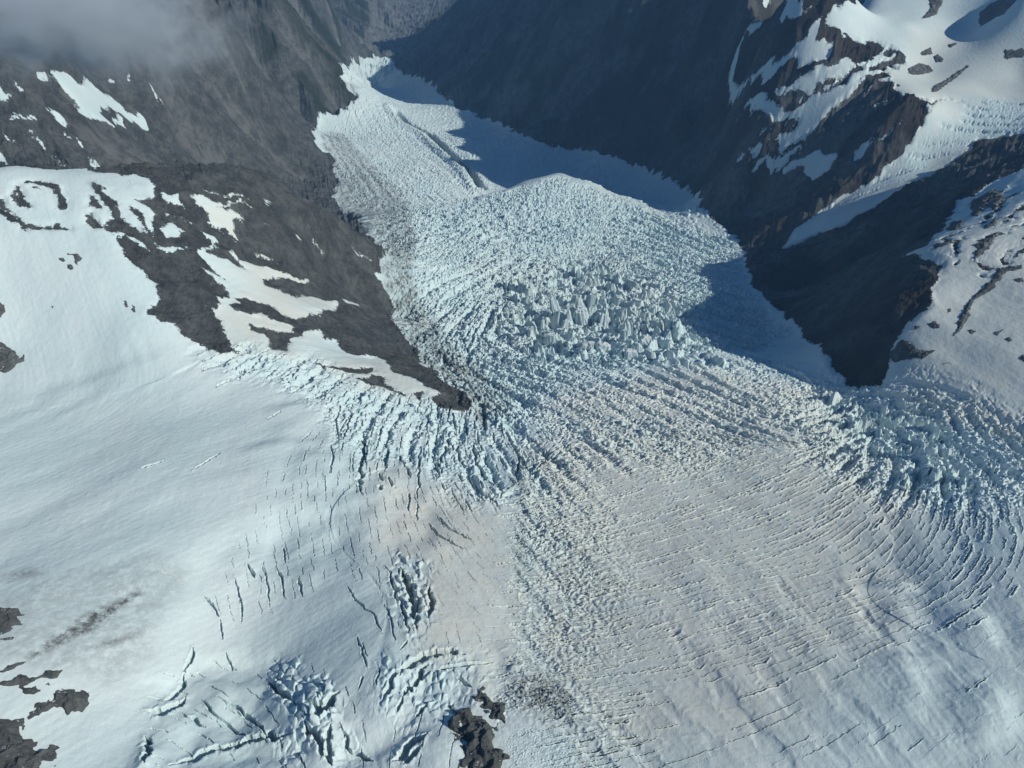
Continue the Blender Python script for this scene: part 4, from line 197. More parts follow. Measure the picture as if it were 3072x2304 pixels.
def up2(v):
    def one(v, xi, n):
        x = np.arange(n); k = np.clip(np.searchsorted(xi, x, 'right') - 1, 0, len(xi) - 2); t = ((x - xi[k]) / (xi[k + 1] - xi[k])).astype(f4)[:, None]
        return v[k] * (1 - t) + v[k + 1] * t
    return one(np.ascontiguousarray(one(v, r2, NRr).T), c2_, NCc).T
scl = np.clip(yh / 1500., .5, 4)                      # far outlines are coarser
wx = xh + (fbm(xh / 60, yh / 60, 6, 11) * 9 * scl); wy = yh + (fbm(xh / 60, yh / 60, 6, 31) * 9 * scl)
snow = np.full(xh.shape, -60, f4)
for sg, poly in COVER:
    d = sdist(poly, wx, wy)
    snow = np.maximum(snow, d) if sg > 0 else np.minimum(snow, -d)
def zmask(name, soft, cap=None):
    q = sdist(ZONE[name], xh + (wx - xh) * 2, yh + (wy - yh) * 2, cap or soft * 1.5)
    return up2(sstep(-soft, soft, q))
snow = up2(snow + 4 * np.clip(scl - 1, 0, 1.5))
print('cover', round(time.time() - T0, 1))
ZM = {k: zmask(k, SOFT.get(k, 40.)) for k in ZONE}
warm = np.zeros(xh.shape, f4)
for poly, a in WARM_: warm = np.maximum(warm, a * sstep(-60, 60, sdist(poly, wx + (wx - xh) * 3, wy + (wy - yh) * 3)))
dark = np.zeros(xh.shape, f4)
for poly, a in DARK_: dark = np.maximum(dark, a * sstep(-14, 18, sdist(poly, wx, wy, 30)))
warm = up2(warm); dark = up2(dark)
m2_ = up2(sstep(-3, 8, sdist([p for k, p in CLASSES if k == 2][0], xh + (wx - xh) * .5, yh + (wy - yh) * .5)))
for k in ('strip', 'lines', 'bands'): ZM[k] = ZM[k] * m2_
print('zones', round(time.time() - T0, 1))

for nm, sg, cell, wave, el, thr, k in (('streaks', 1, 130, 60, 3.0, .35, 30), ('spots', -1, 60, 46, 2.0, .45, 26), ('wallsnow', 1, 130, 90, 3.0, .74, 40), ('spursnow', 1, 60, 34, 2.6, .72, 20)):
    i = np.nonzero(ZM[nm].ravel() > .02)[0]; x, y = X.ravel()[i], Y.ravel()[i]; m = ZM[nm].ravel()[i]
    x = x + fbm(x / 60, y / 60, 4, 611) * 16; y = y + fbm(x / 60, y / 60, 4, 613) * 16
    v = stripes(x, y, BX.ravel()[i], BY.ravel()[i], cell, wave, el, 2, 617) + fbm(x / 30, y / 30, 3, 619) * .35
    q = (v - thr) * k - (1 - m) * 60; sv = snow.ravel()[i]; sf_ = snow.ravel(); sf_[i] = np.maximum(sv, q) if sg > 0 else np.minimum(sv, -q); snow = sf_.reshape(X.shape)
snow = np.ascontiguousarray(snow)

# ---------------------------------------------------------------- relief
far = np.clip(Y / 2500., .6, 3).astype(f4)
rock = sstep(18, -22, snow)                                   # bare rock, softly
slope = np.sqrt(GXx ** 2 + GYy ** 2)
idx = np.nonzero(rock.ravel() > .01)[0]
xr, yr = X.ravel()[idx], Y.ravel()[idx]; gx, gy = GXx.ravel()[idx], GYy.ravel()[idx]; fr = far.ravel()[idx]
rwall = sstep(-200, 300, xr) * sstep(3000, 3400, yr)
hr = (1 - .8 * rwall) * gullies(xr, yr, gx, gy, 420., 6, 3, .52) * 30 * np.clip(fr, .5, 2.4)
near = np.clip((2300 - yr) / 700, 0, 1)                       # the near spur is smoother
hr = hr * (1 - .5 * near)
gsave = hr.copy(); hr += (ridged(xr / 130, yr / 130, 5, 5) - .8) * 13 * (1 - .4 * near)
hr += fbm(xr / 22, yr / 22, 5, 9) * 3.6 + (ridged(xr / 14 / fr, yr / 14 / fr, 3, 13) - .8) * 4.2 * fr * (1 - .45 * near) * (1 - .75 * sstep(.5, 1.0, np.sqrt(gx * gx + gy * gy)))
add = np.zeros(X.size, f4); add[idx] = hr * rock.ravel()[idx]; scree = np.zeros(X.size, f4); scree[idx] = np.clip(-gsave / 30 / np.clip(fr, .5, 2) * (1 - .8 * near), 0, 1); scree = scree.reshape(X.shape)
Z += add.reshape(X.shape); del add, hr
gull = None
# snow: wind-worked swells
sn = 1 - rock
swx = X * BX + Y * BY; 
Z += sn * fbm(X / 260, Y / 260, 2, 21) * 6
i = np.nonzero(((Y < 2600) & (sn > .05)).ravel())[0]
xx_, yy_, bx_, by_ = X.ravel()[i], Y.ravel()[i], BX.ravel()[i], BY.ravel()[i]
Z = np.ascontiguousarray(Z)
Z.ravel()[i] += sn.ravel()[i] * (stripes(xx_, yy_, bx_, by_, 90, 90, 2.2, 2, 23) * 1.6 + stripes(xx_, yy_, bx_, by_, 34, 30, 2.2, 2, 27) * .45 * (.4 + np.clip(fbm(xx_ / 120, yy_ / 120, 2, 29), 0, 1)) + fbm(xx_ / 40, yy_ / 40, 3, 25) * .5 + stripes(xx_, yy_, bx_, by_, 15, 10, 2.4, 2, 33) * .16)
del swx, i, xx_, yy_, bx_, by_
print('rock', round(time.time() - T0, 1))

ice = np.zeros(X.shape, f4)                                   # bare blue ice in walls and holes
def sub(mask):
    i = np.nonzero(mask.ravel() > .02)[0]
    return i, X.ravel()[i], Y.ravel()[i], DX.ravel()[i], DY.ravel()[i], mask.ravel()[i]
Z = np.ascontiguousarray(Z); Zf = Z.ravel(); If = ice.ravel(); assert np.shares_memory(Z, Zf)
sw_ = np.maximum(ZM['lbot'], np.maximum(.8 * ZM['lmid'], .5 * ZM['lvert'])); Z += sw_ * (fbm(X / 85, Y / 85, 2, 701) * 13 + fbm(X / 30, Y / 30, 2, 705) * 1.5); Zf = Z.ravel(); del sw_
ice += .55 * ZM['side']; If = ice.ravel()
# --- ice blocks
def block_field(mask, cell, asp, h, gap, seed, flat=.35, tl=.5, bl=.8, warp=.25):
    i, x, y, dx, dy, m = sub(mask)
    if not len(i): return
    qx = x + fbm(x / cell / 1.3, y / cell / 1.3, 3, seed + 3) * cell * warp; qy = y + fbm(x / cell / 1.3, y / cell / 1.3, 3, seed + 7) * cell * warp
    e_, r_, t_ = blocks(qx, qy, dx, dy, cell, asp, seed)
    top = sstep(0, gap, e_)
    hh = top * (flat + (1 - flat) * r_ + tl * t_ * 1.2) - .35
    Zf[i] += hh * h * m
    If[i] = np.maximum(If[i], (1 - top) * m * bl)
g_ = ZM['fall']
lump = (1 + .6 * fbm(X / 160, Y / 160, 2, 77)) * .9
def band_mask(mask, cell, wave, elong, thr, soft, seed):
    o = np.zeros(X.size, f4); i = np.nonzero(mask.ravel() > .02)[0]
    x, y = X.ravel()[i], Y.ravel()[i]; x = x + fbm(x / 40, y / 40, 2, seed) * 10; y = y + fbm(x / 40, y / 40, 2, seed + 9) * 10
    o[i] = sstep(thr, thr + soft, stripes(x, y, BX.ravel()[i], BY.ravel()[i], cell, wave, elong, 2, seed)) * mask.ravel()[i]; return o.reshape(X.shape)
def furrows(mask, cell, wave, elong, h, thr, sharp, seed, blue=.8, n=2, up=0., band=False, jag=.22):
    i, x, y, dx, dy, m = sub(mask)
    if not len(i): return
    if band: dx, dy = BX.ravel()[i], BY.ravel()[i]
    x = x + fbm(x / 25, y / 25, 2, seed + 1) * wave * .12; y = y + fbm(x / 25, y / 25, 2, seed + 5) * wave * .12
    v = stripes(x, y, dx, dy, cell, wave, elong, n, seed) + perlin(x / 5, y / 5, seed + 2) * f4(jag)
    c = sstep(thr, thr + sharp, v) * m
    l = sstep(thr - .55, thr, v) * (1 - sstep(thr, thr + sharp * .6, v)) * m * (.6 + .8 * perlin(x / 7, y / 7, seed + 3))
    Zf[i] += -h * c + up * l
    If[i] = np.maximum(If[i], c * blue)
block_field(g_ * (1 - .7 * ZM['heart']) * lump, 21, 2.6, 8.5, .5, 41, .05, 1., .45)
block_field(g_ * lump, 9, 2.2, 5, .6, 47, .0, 1.1, .45)
furrows(g_, 120, 72, 2.8, 14, -.2, 1.0, 48, .15, 2, 3)
block_field(ZM['heart'] * lump, 36, 1.8, 36, .35, 53, .05, .8, .7)
block_field(ZM['heart'] * sstep(.0, .5, fbm(X / 90, Y / 90, 2, 54)), 60, 1.6, 42, .25, 56, .2, .5, .6)
block_field(ZM['top'], 26, 1.8, 14, .4, 57, .0, 1, .7)
i_ = np.nonzero(g_.ravel() > .02)[0]; Zf[i_] += g_.ravel()[i_] * (ridged(X.ravel()[i_] / 16, Y.ravel()[i_] / 16, 3, 55) - .8) * 4
patch = sstep(-.35, .5, fbm(X / 130, Y / 130, 3, 91))
patch2 = sstep(-.2, .45, fbm(X / 60, Y / 90, 3, 95))
furrows(g_ * (1 - .5 * ZM['heart']), 46, 20, 2.8, 11, .0, .8, 58, .4, 2, 3)
bm = band_mask(np.maximum(ZM['bands'], np.maximum(ZM['strip'], .8 * ZM['lines'] * patch2)), 60, 44, 2.4, -.05, .45, 161)
furrows(ZM['bands'], 70, 52, 2.4, 9, -.1, .9, 65, .25, 2, 3., True)
block_field(ZM['bands'] * bm, 15, 1.8, 10, .45, 67, .1, 1., .6)
furrows(ZM['bands'] * (.2 + .8 * bm), 26, 12, 1.8, 4, .3, .35, 66, .4, 2, 1.5)
furrows(ZM['strip'], 60, 42, 2.4, 4, -.1, .9, 69, .25, 2, 2.5, True)
block_field(ZM['strip'] * sstep(.5, .98, bm), 7, 3.0, 3.2, .5, 71, .0, 1.2, .45)
furrows(ZM['lines'] * (.15 + .85 * bm) * patch, 26, 12, 1.8, 3.2, .35, .35, 61, .4, 2, 1.6)
tb = 1 + .7 * fbm(X / 60, Y / 60, 2, 78)
furrows(ZM['trib'], 60, 34, 2.6, 10, -.2, .9, 79, .3, 2, 5)
block_field(ZM['trib'] * tb, 11, 2.6, 7, .5, 73, .0, 1.2, .35, .4)
block_field(ZM['tribhi'] * tb, 28, 2.2, 25, .45, 75, .0, 1., .45, .4)
furrows(ZM['trib'] * patch2, 24, 11, 2., 4, .2, .5, 80, .5, 2, 1)
furrows(ZM['lfall'], 90, 44, 2.4, 12, -.1, .9, 81, .3, 2, 3.)
block_field(ZM['lfall'] * patch, 24, 2.6, 10, .4, 82, .2, .8, .5)
block_field(ZM['lfall'] * patch2, 11, 2.4, 5, .5, 83, .2, .9, .6)
block_field(ZM['lcurl'], 14, 2, 5.5, .35, 89, .3, .6, .6)
block_field(ZM['lmid'] * (.3 + .7 * patch2), 10, 1.5, 5, .5, 90, .2, 1., .7)
block_field(ZM['knot'] * sstep(.2, .9, patch), 12, 1.3, 8, .35, 93, .2, .9, .7)
block_field(ZM['debris'], 4.5, 1.2, 3.2, .6, 94, 0, .9, .2)
block_field(ZM['avalanche'], 3.2, 1.2, .9, .7, 96, 0, .9, .0)
block_field(ZM['lower'] * patch, 22, 1.8, 8, .5, 97, 0, .9, .3)
block_field(ZM['lower'], 12, 1.3, 6, .5, 98, 0, 1.1, .25)
furrows(ZM['lower'], 90, 60, 2.4, 3.5, -.1, .9, 172, .1, 2, 2, True)
block_field(ZM['shade'], 26, 1.8, 8, .5, 99, .2, .8, .3)
block_field(ZM['snout'], 50, 1.6, 40, .4, 101, 0, .9, .3)
furrows(ZM['side'], 90, 40, 2., 13, .1, .7, 103, .7, 2, 3)
furrows(ZM['far'], 90, 56, 2.8, 2.6, .1, .9, 174, .0, 2, .5, True, 0)
del patch, lump, bm, tb
print('ice', round(time.time() - T0, 1))
# --- surveyed single crevasses and dune crests
def polyd(pts, x, y):
    d = np.full(x.shape, 1e18); sdn = np.zeros(x.shape); tt = np.zeros(x.shape); L = np.hypot(*np.diff(pts, axis=0).T); tot = L.sum(); c0 = 0
    for a, b, l in zip(pts[:-1], pts[1:], L):
        ex, ey = b - a; wx_ = x - a[0]; wy_ = y - a[1]; t = np.clip((wx_ * ex + wy_ * ey) / (l * l + 1e-9), 0, 1)
        q = (wx_ - t * ex) ** 2 + (wy_ - t * ey) ** 2; m = q < d
        d = np.where(m, q, d); sdn = np.where(m, np.sign(ex * wy_ - ey * wx_), sdn); tt = np.where(m, (c0 + t * l) / tot, tt); c0 += l
    return np.sqrt(d), sdn, tt
def window(p, pad):
    r0, r1 = np.searchsorted(ys, [p[:, 1].min() - pad, p[:, 1].max() + pad]); r0 = max(r0 - 1, 0); r1 = min(r1 + 1, NRr)
    w0, w1 = wid[r0], wid[min(r1, NRr - 1)]
    xs = [(p[:, 0].min() - pad) / w for w in (w0, w1)] + [(p[:, 0].max() + pad) / w for w in (w0, w1)]
    k0, k1 = np.searchsorted(ss, [min(xs), max(xs)]); return slice(r0, r1), slice(max(k0 - 1, 0), min(k1 + 1, NCc))
rs = np.random.RandomState(5)
def carve(p, wd, depth=None, lipk=.16):
    sl = window(p, wd * 3 + 3); x = X[sl].astype(float); y = Y[sl].astype(float)
    if x.size == 0: return
    d, sd_, t = polyd(p, x, y)
    hw = wd * .5 * np.clip(np.minimum(t, 1 - t) * 5, .15, 1) * (.6 + .8 * RC[(t * len(p) * 1.7 + wd * 977).astype(int) & 4095])
    c = 1 - sstep(hw * .5, hw * 1.15, d)
    Z[sl] -= (c * (depth if depth else wd * 1.7 + 2)).astype(f4)
    lip = np.exp(-((d - hw * 1.4) / (wd * .45)) ** 2) * lipk * wd * (.3 + 1.2 * RD[(t * len(p) * 2.3 + wd * 577 + 2 * sd_).astype(int) & 4095]); Z[sl] += lip.astype(f4)
    ice[sl] = np.maximum(ice[sl], (c * .6).astype(f4))
for pts, wd in CREV_:
    p = np.array(pts, float).reshape(-1, 2); q = [p[0]]
    for a, b in zip(p[:-1], p[1:]):                          # jagged between the surveyed points
        m = max(2, int(np.hypot(*(b - a)) / 7)); nrm = np.array([-(b - a)[1], (b - a)[0]]) / (np.hypot(*(b - a)) + 1e-6)
        for k in range(1, m + 1): q.append(a + (b - a) * k / m + nrm * rs.randn() * min(2.2, wd * .28) * (k < m))
    carve(np.array(q), wd * .8)
def crack_swarm(name, gap, lmin, lmax, w0, w1, tries, dens=1., lipk=.3, dep=None):
    """many short crevasses following the trend of the ice, kept apart from each other"""
    poly = np.array(ZONE[name], float).reshape(-1, 2); mn, mx = poly.min(0), poly.max(0)
    mn = np.maximum(mn, [-1500, 330]); mx = np.minimum(mx, [1600, 3600])
    c = mn + rs.rand(tries, 2) * (mx - mn); ins = sdist(poly, c[:, 0], c[:, 1], 30) + rs.randn(tries) * 12 > 0; c = c[ins]
    c = c[(fbm(c[:, 0] / 70, c[:, 1] / 70, 2, 300) + rs.rand(len(c)) * 1.6 - .6 < dens)]
    an = trend(O_, c[:, 0], c[:, 1]) / 2; L = lmin + (lmax - lmin) * rs.rand(len(c)) ** 2
    ok = np.zeros((0, 4))
    for (x, y), a, l in zip(c, an, L):
        if len(ok):
            dx, dy = ok[:, 0] - x, ok[:, 1] - y; al = np.abs(dx * np.cos(a) + dy * np.sin(a)); ac = np.abs(-dx * np.sin(a) + dy * np.cos(a))
            if ((ac < gap) & (al < (ok[:, 3] + l) * .52)).any(): continue
        ok = np.vstack([ok, [x, y, a, l]])
    for x, y, a, l in ok:
        n = max(3, int(l / 4)); st = l / n; half = []
        for sg in (1, -1):
            q = []; px, py = x, y
            for k in range(n // 2 + 1):
                aa = trend(O_, px, py) / 2
                if np.cos(aa - a) < 0: aa += np.pi
                px += sg * st * np.cos(aa); py += sg * st * np.sin(aa); j = rs.randn() * st * .16; q.append((px - j * np.sin(aa), py + j * np.cos(aa)))
            half.append(q)
        carve(np.array(half[1][::-1] + [(x, y)] + half[0]), (w0 + (w1 - w0) * rs.rand() ** 2) * min(max(y / 850, .55), 1.25), dep, lipk)
    print(name, len(ok), 'crevasses')
crack_swarm('lines', 6.9, 18, 120, 1.4, 3.4, 22000, 1.0, .46)
crack_swarm('strip', 8.2, 14, 70, 1.5, 3.8, 8000, .85, .45)
crack_swarm('lvert', 9.5, 12, 55, .9, 2.0, 4000, .4, .3, 2.2)
crack_swarm('lpink', 12, 8, 26, .9, 1.7, 1200, .2, .3, 1.5)
crack_swarm('lbot', 18, 10, 50, 1.2, 3., 1500, .3)
crack_swarm('far', 30, 20, 80, .7, 1.3, 1800, .1, .6, .7)
crack_swarm('lfall', 11, 20, 80, 1.4, 4.5, 2500, .7, .3)
print('swarms', round(time.time() - T0, 1))
def chaikin(p, n=3):
    for _ in range(n):
        q = [p[0]]
        for a, b in zip(p[:-1], p[1:]): q += [a * .75 + b * .25, a * .25 + b * .75]
        p = np.array(q + [p[-1]])
    return p
for pts, wd in DUNE_:
    p = chaikin(np.array(pts, float).reshape(-1, 2)); k = 2.4 if wd < 0 else 1.1; sl = window(p, 110 * k); x = X[sl].astype(float); y = Y[sl].astype(float)
    d, sd_, t = polyd(p, x, y); e_ = np.clip(np.minimum(t, 1 - t) * 3, 0, 1); e_ = e_ * e_ * (3 - 2 * e_)
    s_ = d * sd_ / k; prof = np.where(s_ > 0, np.exp(-(np.abs(s_) / 17) ** 1.7), np.exp(-(np.abs(s_) / 34) ** 1.5)) - .5 * np.exp(-((s_ - 24) / 16) ** 2)
    Z[sl] += (prof * e_ * 2.9 * wd).astype(f4)
# debris-filled trench along the middle of the lower glacier
p = np.array(MORAINE_, float).reshape(-1, 2); sl = window(p, 120)
d, sd_, t = polyd(p, X[sl].astype(float), Y[sl].astype(float)); s_ = d * sd_
Z[sl] += (-56 * np.exp(-(s_ / 17) ** 2) + 20 * np.exp(-((s_ + 46) / 28) ** 2)).astype(f4)
mo = 1.5 * (np.exp(-((s_ + 4) / 24) ** 2) * np.clip(np.minimum(t, 1 - t) * 12, 0, 1)).astype(f4); dark[sl] = np.maximum(dark[sl], mo)
warm *= 1 - ZM['avalanche']; dark *= 1 - ZM['avalanche']
dark = np.maximum(dark, .75 * ZM['moraine'] + 0); dark = np.maximum(dark, .45 * ZM['ldirt'])
dark = np.ascontiguousarray(dark)
dark = np.maximum(dark, .8 * ZM['debris'] * sstep(-.3, .5, fbm(X / 14, Y / 14, 3, 111)))
i = np.nonzero((dark > .01).ravel() & (Y > 1150).ravel())[0]; dark.ravel()[i] *= .42 + .75 * sstep(-.5, .5, stripes(X.ravel()[i] + fbm(X.ravel()[i] / 50, Y.ravel()[i] / 50, 3, 801) * 14, Y.ravel()[i] + fbm(X.ravel()[i] / 50, Y.ravel()[i] / 50, 3, 805) * 14, BX.ravel()[i], BY.ravel()[i], 90, 48, 3., 2, 809))
print('carved', round(time.time() - T0, 1))

# ---------------------------------------------------------------- materials
def new_mat(name):
    m = bpy.data.materials.new(name); m.use_nodes = True; m.node_tree.nodes.clear(); return m, m.node_tree
def N(t, typ, **kw):
    n_ = t.nodes.new(typ)
    for k, v in kw.items():
        if k.startswith('i_'): n_.inputs[int(k[2:]) if k[2:].isdigit() else k[2:]].default_value = v
        else: setattr(n_, k, v)
    return n_
def math_(t, op, a, b=None, c=None, clamp=False):
    n_ = t.nodes.new('ShaderNodeMath'); n_.operation = op; n_.use_clamp = clamp
    for k, v in enumerate((a, b, c)):
        if v is None: continue
        if isinstance(v, (int, float)): n_.inputs[k].default_value = v
        else: t.links.new(v, n_.inputs[k])
    return n_.outputs[0]
def mix_(t, f, a, b):
    n_ = t.nodes.new('ShaderNodeMix'); n_.data_type = 'RGBA'
    for k, v in ((0, f), (6, a), (7, b)):
        if isinstance(v, (int, float)): n_.inputs[k].default_value = v
        elif isinstance(v, tuple): n_.inputs[k].default_value = (*v, 1) if len(v) == 3 else v
        else: t.links.new(v, n_.inputs[k])
    return n_.outputs[2]
def ramp_(t, v, lo, hi):
    n_ = t.nodes.new('ShaderNodeMapRange'); n_.interpolation_type = 'SMOOTHSTEP'; n_.inputs[1].default_value = lo; n_.inputs[2].default_value = hi; t.links.new(v, n_.inputs[0]); return n_.outputs[0]
def noise_(t, co, scale, detail=4, rough=.55, out=0):
    n_ = t.nodes.new('ShaderNodeTexNoise'); n_.inputs['Scale'].default_value = scale; n_.inputs['Detail'].default_value = detail; n_.inputs['Roughness'].default_value = rough
    t.links.new(co, n_.inputs['Vector']); return n_.outputs[out]
def rock_color(t, co, brown=None, veg=None, scree=None):
    g = mix_(t, ramp_(t, noise_(t, co, .02, 6, .6), .35, .65), (.078, .090, .088), (.175, .190, .182))
    g = mix_(t, math_(t, 'MULTIPLY', ramp_(t, noise_(t, co, .06, 8, .75), .42, .60), .55), g, (.050, .056, .056))
    if scree is not None: g = mix_(t, math_(t, 'MULTIPLY', math_(t, 'MULTIPLY', ramp_(t, scree, .1, .6), ramp_(t, noise_(t, co, .012, 8, .75), .38, .58)), .7), g, (.25, .265, .26))
    g = mix_(t, math_(t, 'MULTIPLY', ramp_(t, noise_(t, co, .15, 5, .7), .5, .62), .6), g, (.17, .165, .155))
    bf = ramp_(t, noise_(t, co, .006, 5, .65), .5, .66)
    if brown is not None: g = mix_(t, math_(t, 'MULTIPLY', ramp_(t, brown, -.05, .4), .95), g, (.026, .024, .023)); bf = math_(t, 'MULTIPLY', math_(t, 'ADD', math_(t, 'MULTIPLY', bf, .7), brown), .6, clamp=True)  # near-black mix is painted shade, strongest on the right-hand walls
    g = mix_(t, bf, g, (.088, .072, .056))
    if veg is not None: g = mix_(t, veg, g, (.030, .042, .020))
    return g
def terrain_mat():
    m, t = new_mat('mountain_ground')
    co = t.nodes.new('ShaderNodeTexCoord').outputs['Object']
    at = lambda nm: N(t, 'ShaderNodeAttribute', attribute_name=nm).outputs['Fac']
    sn_, wm, ic, dk, vg, brown_shade = (at(k) for k in ('snow', 'warm', 'ice', 'dirt', 'veg', 'brown'))
    edge = math_(t, 'MULTIPLY_ADD', math_(t, 'SUBTRACT', noise_(t, co, .11, 5, .7), .5), 24, sn_)
    edge = math_(t, 'MULTIPLY_ADD', math_(t, 'SUBTRACT', noise_(t, co, .33, 5, .8), .5), 12, edge)
    sf = ramp_(t, edge, -.8, .8)
    rc = rock_color(t, co, brown_shade, vg, at('scree'))
    n1 = noise_(t, co, .006, 4, .5)
    s1 = mix_(t, ramp_(t, n1, .35, .7), (.60, .74, .75), (.68, .79, .79))
    wf = math_(t, 'MULTIPLY', wm, math_(t, 'MULTIPLY_ADD', noise_(t, co, .03, 4, .6), 1.0, .1), clamp=True)
    s1 = mix_(t, math_(t, 'MULTIPLY', wf, .95), s1, (.70, .675, .59))
    s1 = mix_(t, math_(t, 'MULTIPLY', ic, .7, clamp=True), s1, (.46, .66, .73))
    df = math_(t, 'MULTIPLY', dk, ramp_(t, noise_(t, co, .09, 6, .75), .30, .62), clamp=True)
    s1 = mix_(t, df, s1, (.10, .10, .10))
    col = mix_(t, sf, rc, s1)
    bs = N(t, 'ShaderNodeBsdfPrincipled'); bs.inputs['Roughness'].default_value = .85; bs.inputs['Specular IOR Level'].default_value = .15
    t.links.new(col, bs.inputs['Base Color'])
    bn = N(t, 'ShaderNodeBump'); bn.inputs['Distance'].default_value = 1.0
    hgt = math_(t, 'MULTIPLY', noise_(t, co, .35, 6, .75), math_(t, 'MULTIPLY_ADD', sf, -4.6, 5.))
    hgt = math_(t, 'ADD', hgt, math_(t, 'MULTIPLY', math_(t, 'SUBTRACT', 1.0, sf), math_(t, 'MULTIPLY', noise_(t, co, .04, 9, .8), 26)))
    hgt = math_(t, 'ADD', hgt, math_(t, 'MULTIPLY', sf, math_(t, 'MULTIPLY', noise_(t, co, .09, 3, .6), 1.5)))
    hgt = math_(t, 'ADD', hgt, math_(t, 'MULTIPLY', ic, noise_(t, co, .5, 4, .7)))
    t.links.new(hgt, bn.inputs['Height']); bn.inputs['Strength'].default_value = .8; t.links.new(bn.outputs[0], bs.inputs['Normal'])
    o = N(t, 'ShaderNodeOutputMaterial'); t.links.new(bs.outputs[0], o.inputs[0]); return m
MT = terrain_mat()
def rock_mat():
    m, t = new_mat('outcrop_rock'); co = t.nodes.new('ShaderNodeTexCoord').outputs['Object']
    g = rock_color(t, co)
    nz = N(t, 'ShaderNodeNewGeometry'); sx = N(t, 'ShaderNodeSeparateXYZ'); t.links.new(nz.outputs['Normal'], sx.inputs[0])
    sf = math_(t, 'MULTIPLY', ramp_(t, sx.outputs[2], .86, .96), ramp_(t, noise_(t, co, .12, 5, .7), .56, .62))
    g = mix_(t, sf, g, (.7, .74, .78))
    bs = N(t, 'ShaderNodeBsdfPrincipled'); bs.inputs['Roughness'].default_value = .9; bs.inputs['Specular IOR Level'].default_value = .2; t.links.new(g, bs.inputs['Base Color'])
    bn = N(t, 'ShaderNodeBump'); t.links.new(noise_(t, co, .5, 8, .75), bn.inputs['Height']); bn.inputs['Distance'].default_value = 3; t.links.new(bn.outputs[0], bs.inputs['Normal'])
    o = N(t, 'ShaderNodeOutputMaterial'); t.links.new(bs.outputs[0], o.inputs[0]); return m
MR = rock_mat()

# ---------------------------------------------------------------- colours carried by the ground
veg = ((1 - scree) * sstep(2000, 1300, Z) * sstep(3300, 4600, Y) * sstep(-.25, .35, fbm(X / 300, Y / 300, 4, 131)) * .9 * np.clip(.35 - .0 * slope, 0, 1) / .35).astype(f4)
brown = (fbm(X / 260, Y / 260, 4, 141) * .5 - .45 + .65 * sstep(0, 500, X)).astype(f4)  # brown patches, plus shade painted into the rock colour towards the right
vp = [p for k, p in CLASSES if k == 8][0]; vf = up2(sstep(-10, 30, sdist(vp, wx, wy))); scree = np.maximum(scree, 1.6 * vf * (.5 + .8 * ridged(X / 300, Y / 900, 2, 151))); veg *= 1 - vf
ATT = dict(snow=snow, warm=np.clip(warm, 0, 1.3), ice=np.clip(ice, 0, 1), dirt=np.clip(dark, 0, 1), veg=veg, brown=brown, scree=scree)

# ---------------------------------------------------------------- split the ground into its landforms
r4, c4 = coarse(3); x4, y4 = X[np.ix_(r4, c4)], Y[np.ix_(r4, c4)]
cls = np.where(x4 < (-900 - .10 * (y4 - 4000)), 1, 0)
cls = np.where((y4 < 2300) & (x4 < -100), 1, cls)
for k, poly in CLASSES: cls = np.where(sdist(poly, x4, y4, 5) > 0, k, cls)
ir = np.clip(np.searchsorted(r4, np.arange(NRr - 1), 'right') - 1, 0, None); ic_ = np.clip(np.searchsorted(c4, np.arange(NCc - 1), 'right') - 1, 0, None)
cls = cls[np.ix_(ir, ic_)]
FORMS = {0: ('mountain_slope', 'dark shaded valley wall right of the lower glacier with brown ribs and snow streaks', 'mountain'),
 1: ('mountain_slope', 'grey gullied mountainside at the upper left with ragged snow patches, behind the white crest', 'mountain'),
 2: ('glacier', 'main valley glacier with a shattered ice fall curving away between the rock walls', 'glacier'),
 3: ('snowfield', 'smooth white snowfield filling the left and lower left with fine crevasses', 'snowfield'),
 4: ('snow_slope', 'pinkish sunlit snow slope at the right edge dotted with dark rocks', 'snow slope'),
 5: ('ice_fall', 'jumbled blue ice fall pouring in from the right below the dark cliff', 'ice fall'),
 6: ('hanging_glacier', 'narrow blue tongue of ice slanting down the upper right slope, half in shadow', 'glacier'),
 7: ('rock_spur', 'grey brown rock spur with dirty snow tongues between the left snowfield and the ice fall', 'rock spur'),
 8: ('valley_floor', 'hazy blue valley floor beyond the end of the glacier at the top edge', 'valley'),
 9: ('cliff', 'dark triangular rock cliff in shadow between the glacier and the right snow slope', 'cliff'),
 10: ('snowfield', 'upper right snow bowl, partly shaded, with rounded rock islands', 'snowfield'),
 11: ('mountain_spur', 'gullied grey and green spur beside the lowest part of the glacier, upper left centre', 'mountain')}
def mesh_obj(name, co, faces, mats, smooth=True, attrs=None):
    me = bpy.data.meshes.new(name); nf = len(faces); k = faces.shape[1]
    me.vertices.add(len(co)); me.vertices.foreach_set('co', np.ascontiguousarray(co, f4).ravel())
    me.loops.add(nf * k); me.loops.foreach_set('vertex_index', np.ascontiguousarray(faces, np.int32).ravel())
    me.polygons.add(nf); me.polygons.foreach_set('loop_start', np.arange(0, nf * k, k, dtype=np.int32)); me.polygons.foreach_set('loop_total', np.full(nf, k, np.int32))
    me.update(calc_edges=True); me.polygons.foreach_set('use_smooth', np.full(nf, smooth))
    for a, v in (attrs or {}).items():
        at_ = me.attributes.new(a, 'FLOAT', 'POINT'); at_.data.foreach_set('value', np.ascontiguousarray(v, f4))
    for m in mats: me.materials.append(m)
    o = bpy.data.objects.new(name, me); sc.collection.objects.link(o); return o
co = np.stack([X.ravel(), Y.ravel(), Z.ravel()], 1)
v00 = (np.arange(NRr - 1)[:, None] * NCc + np.arange(NCc - 1)[None, :])
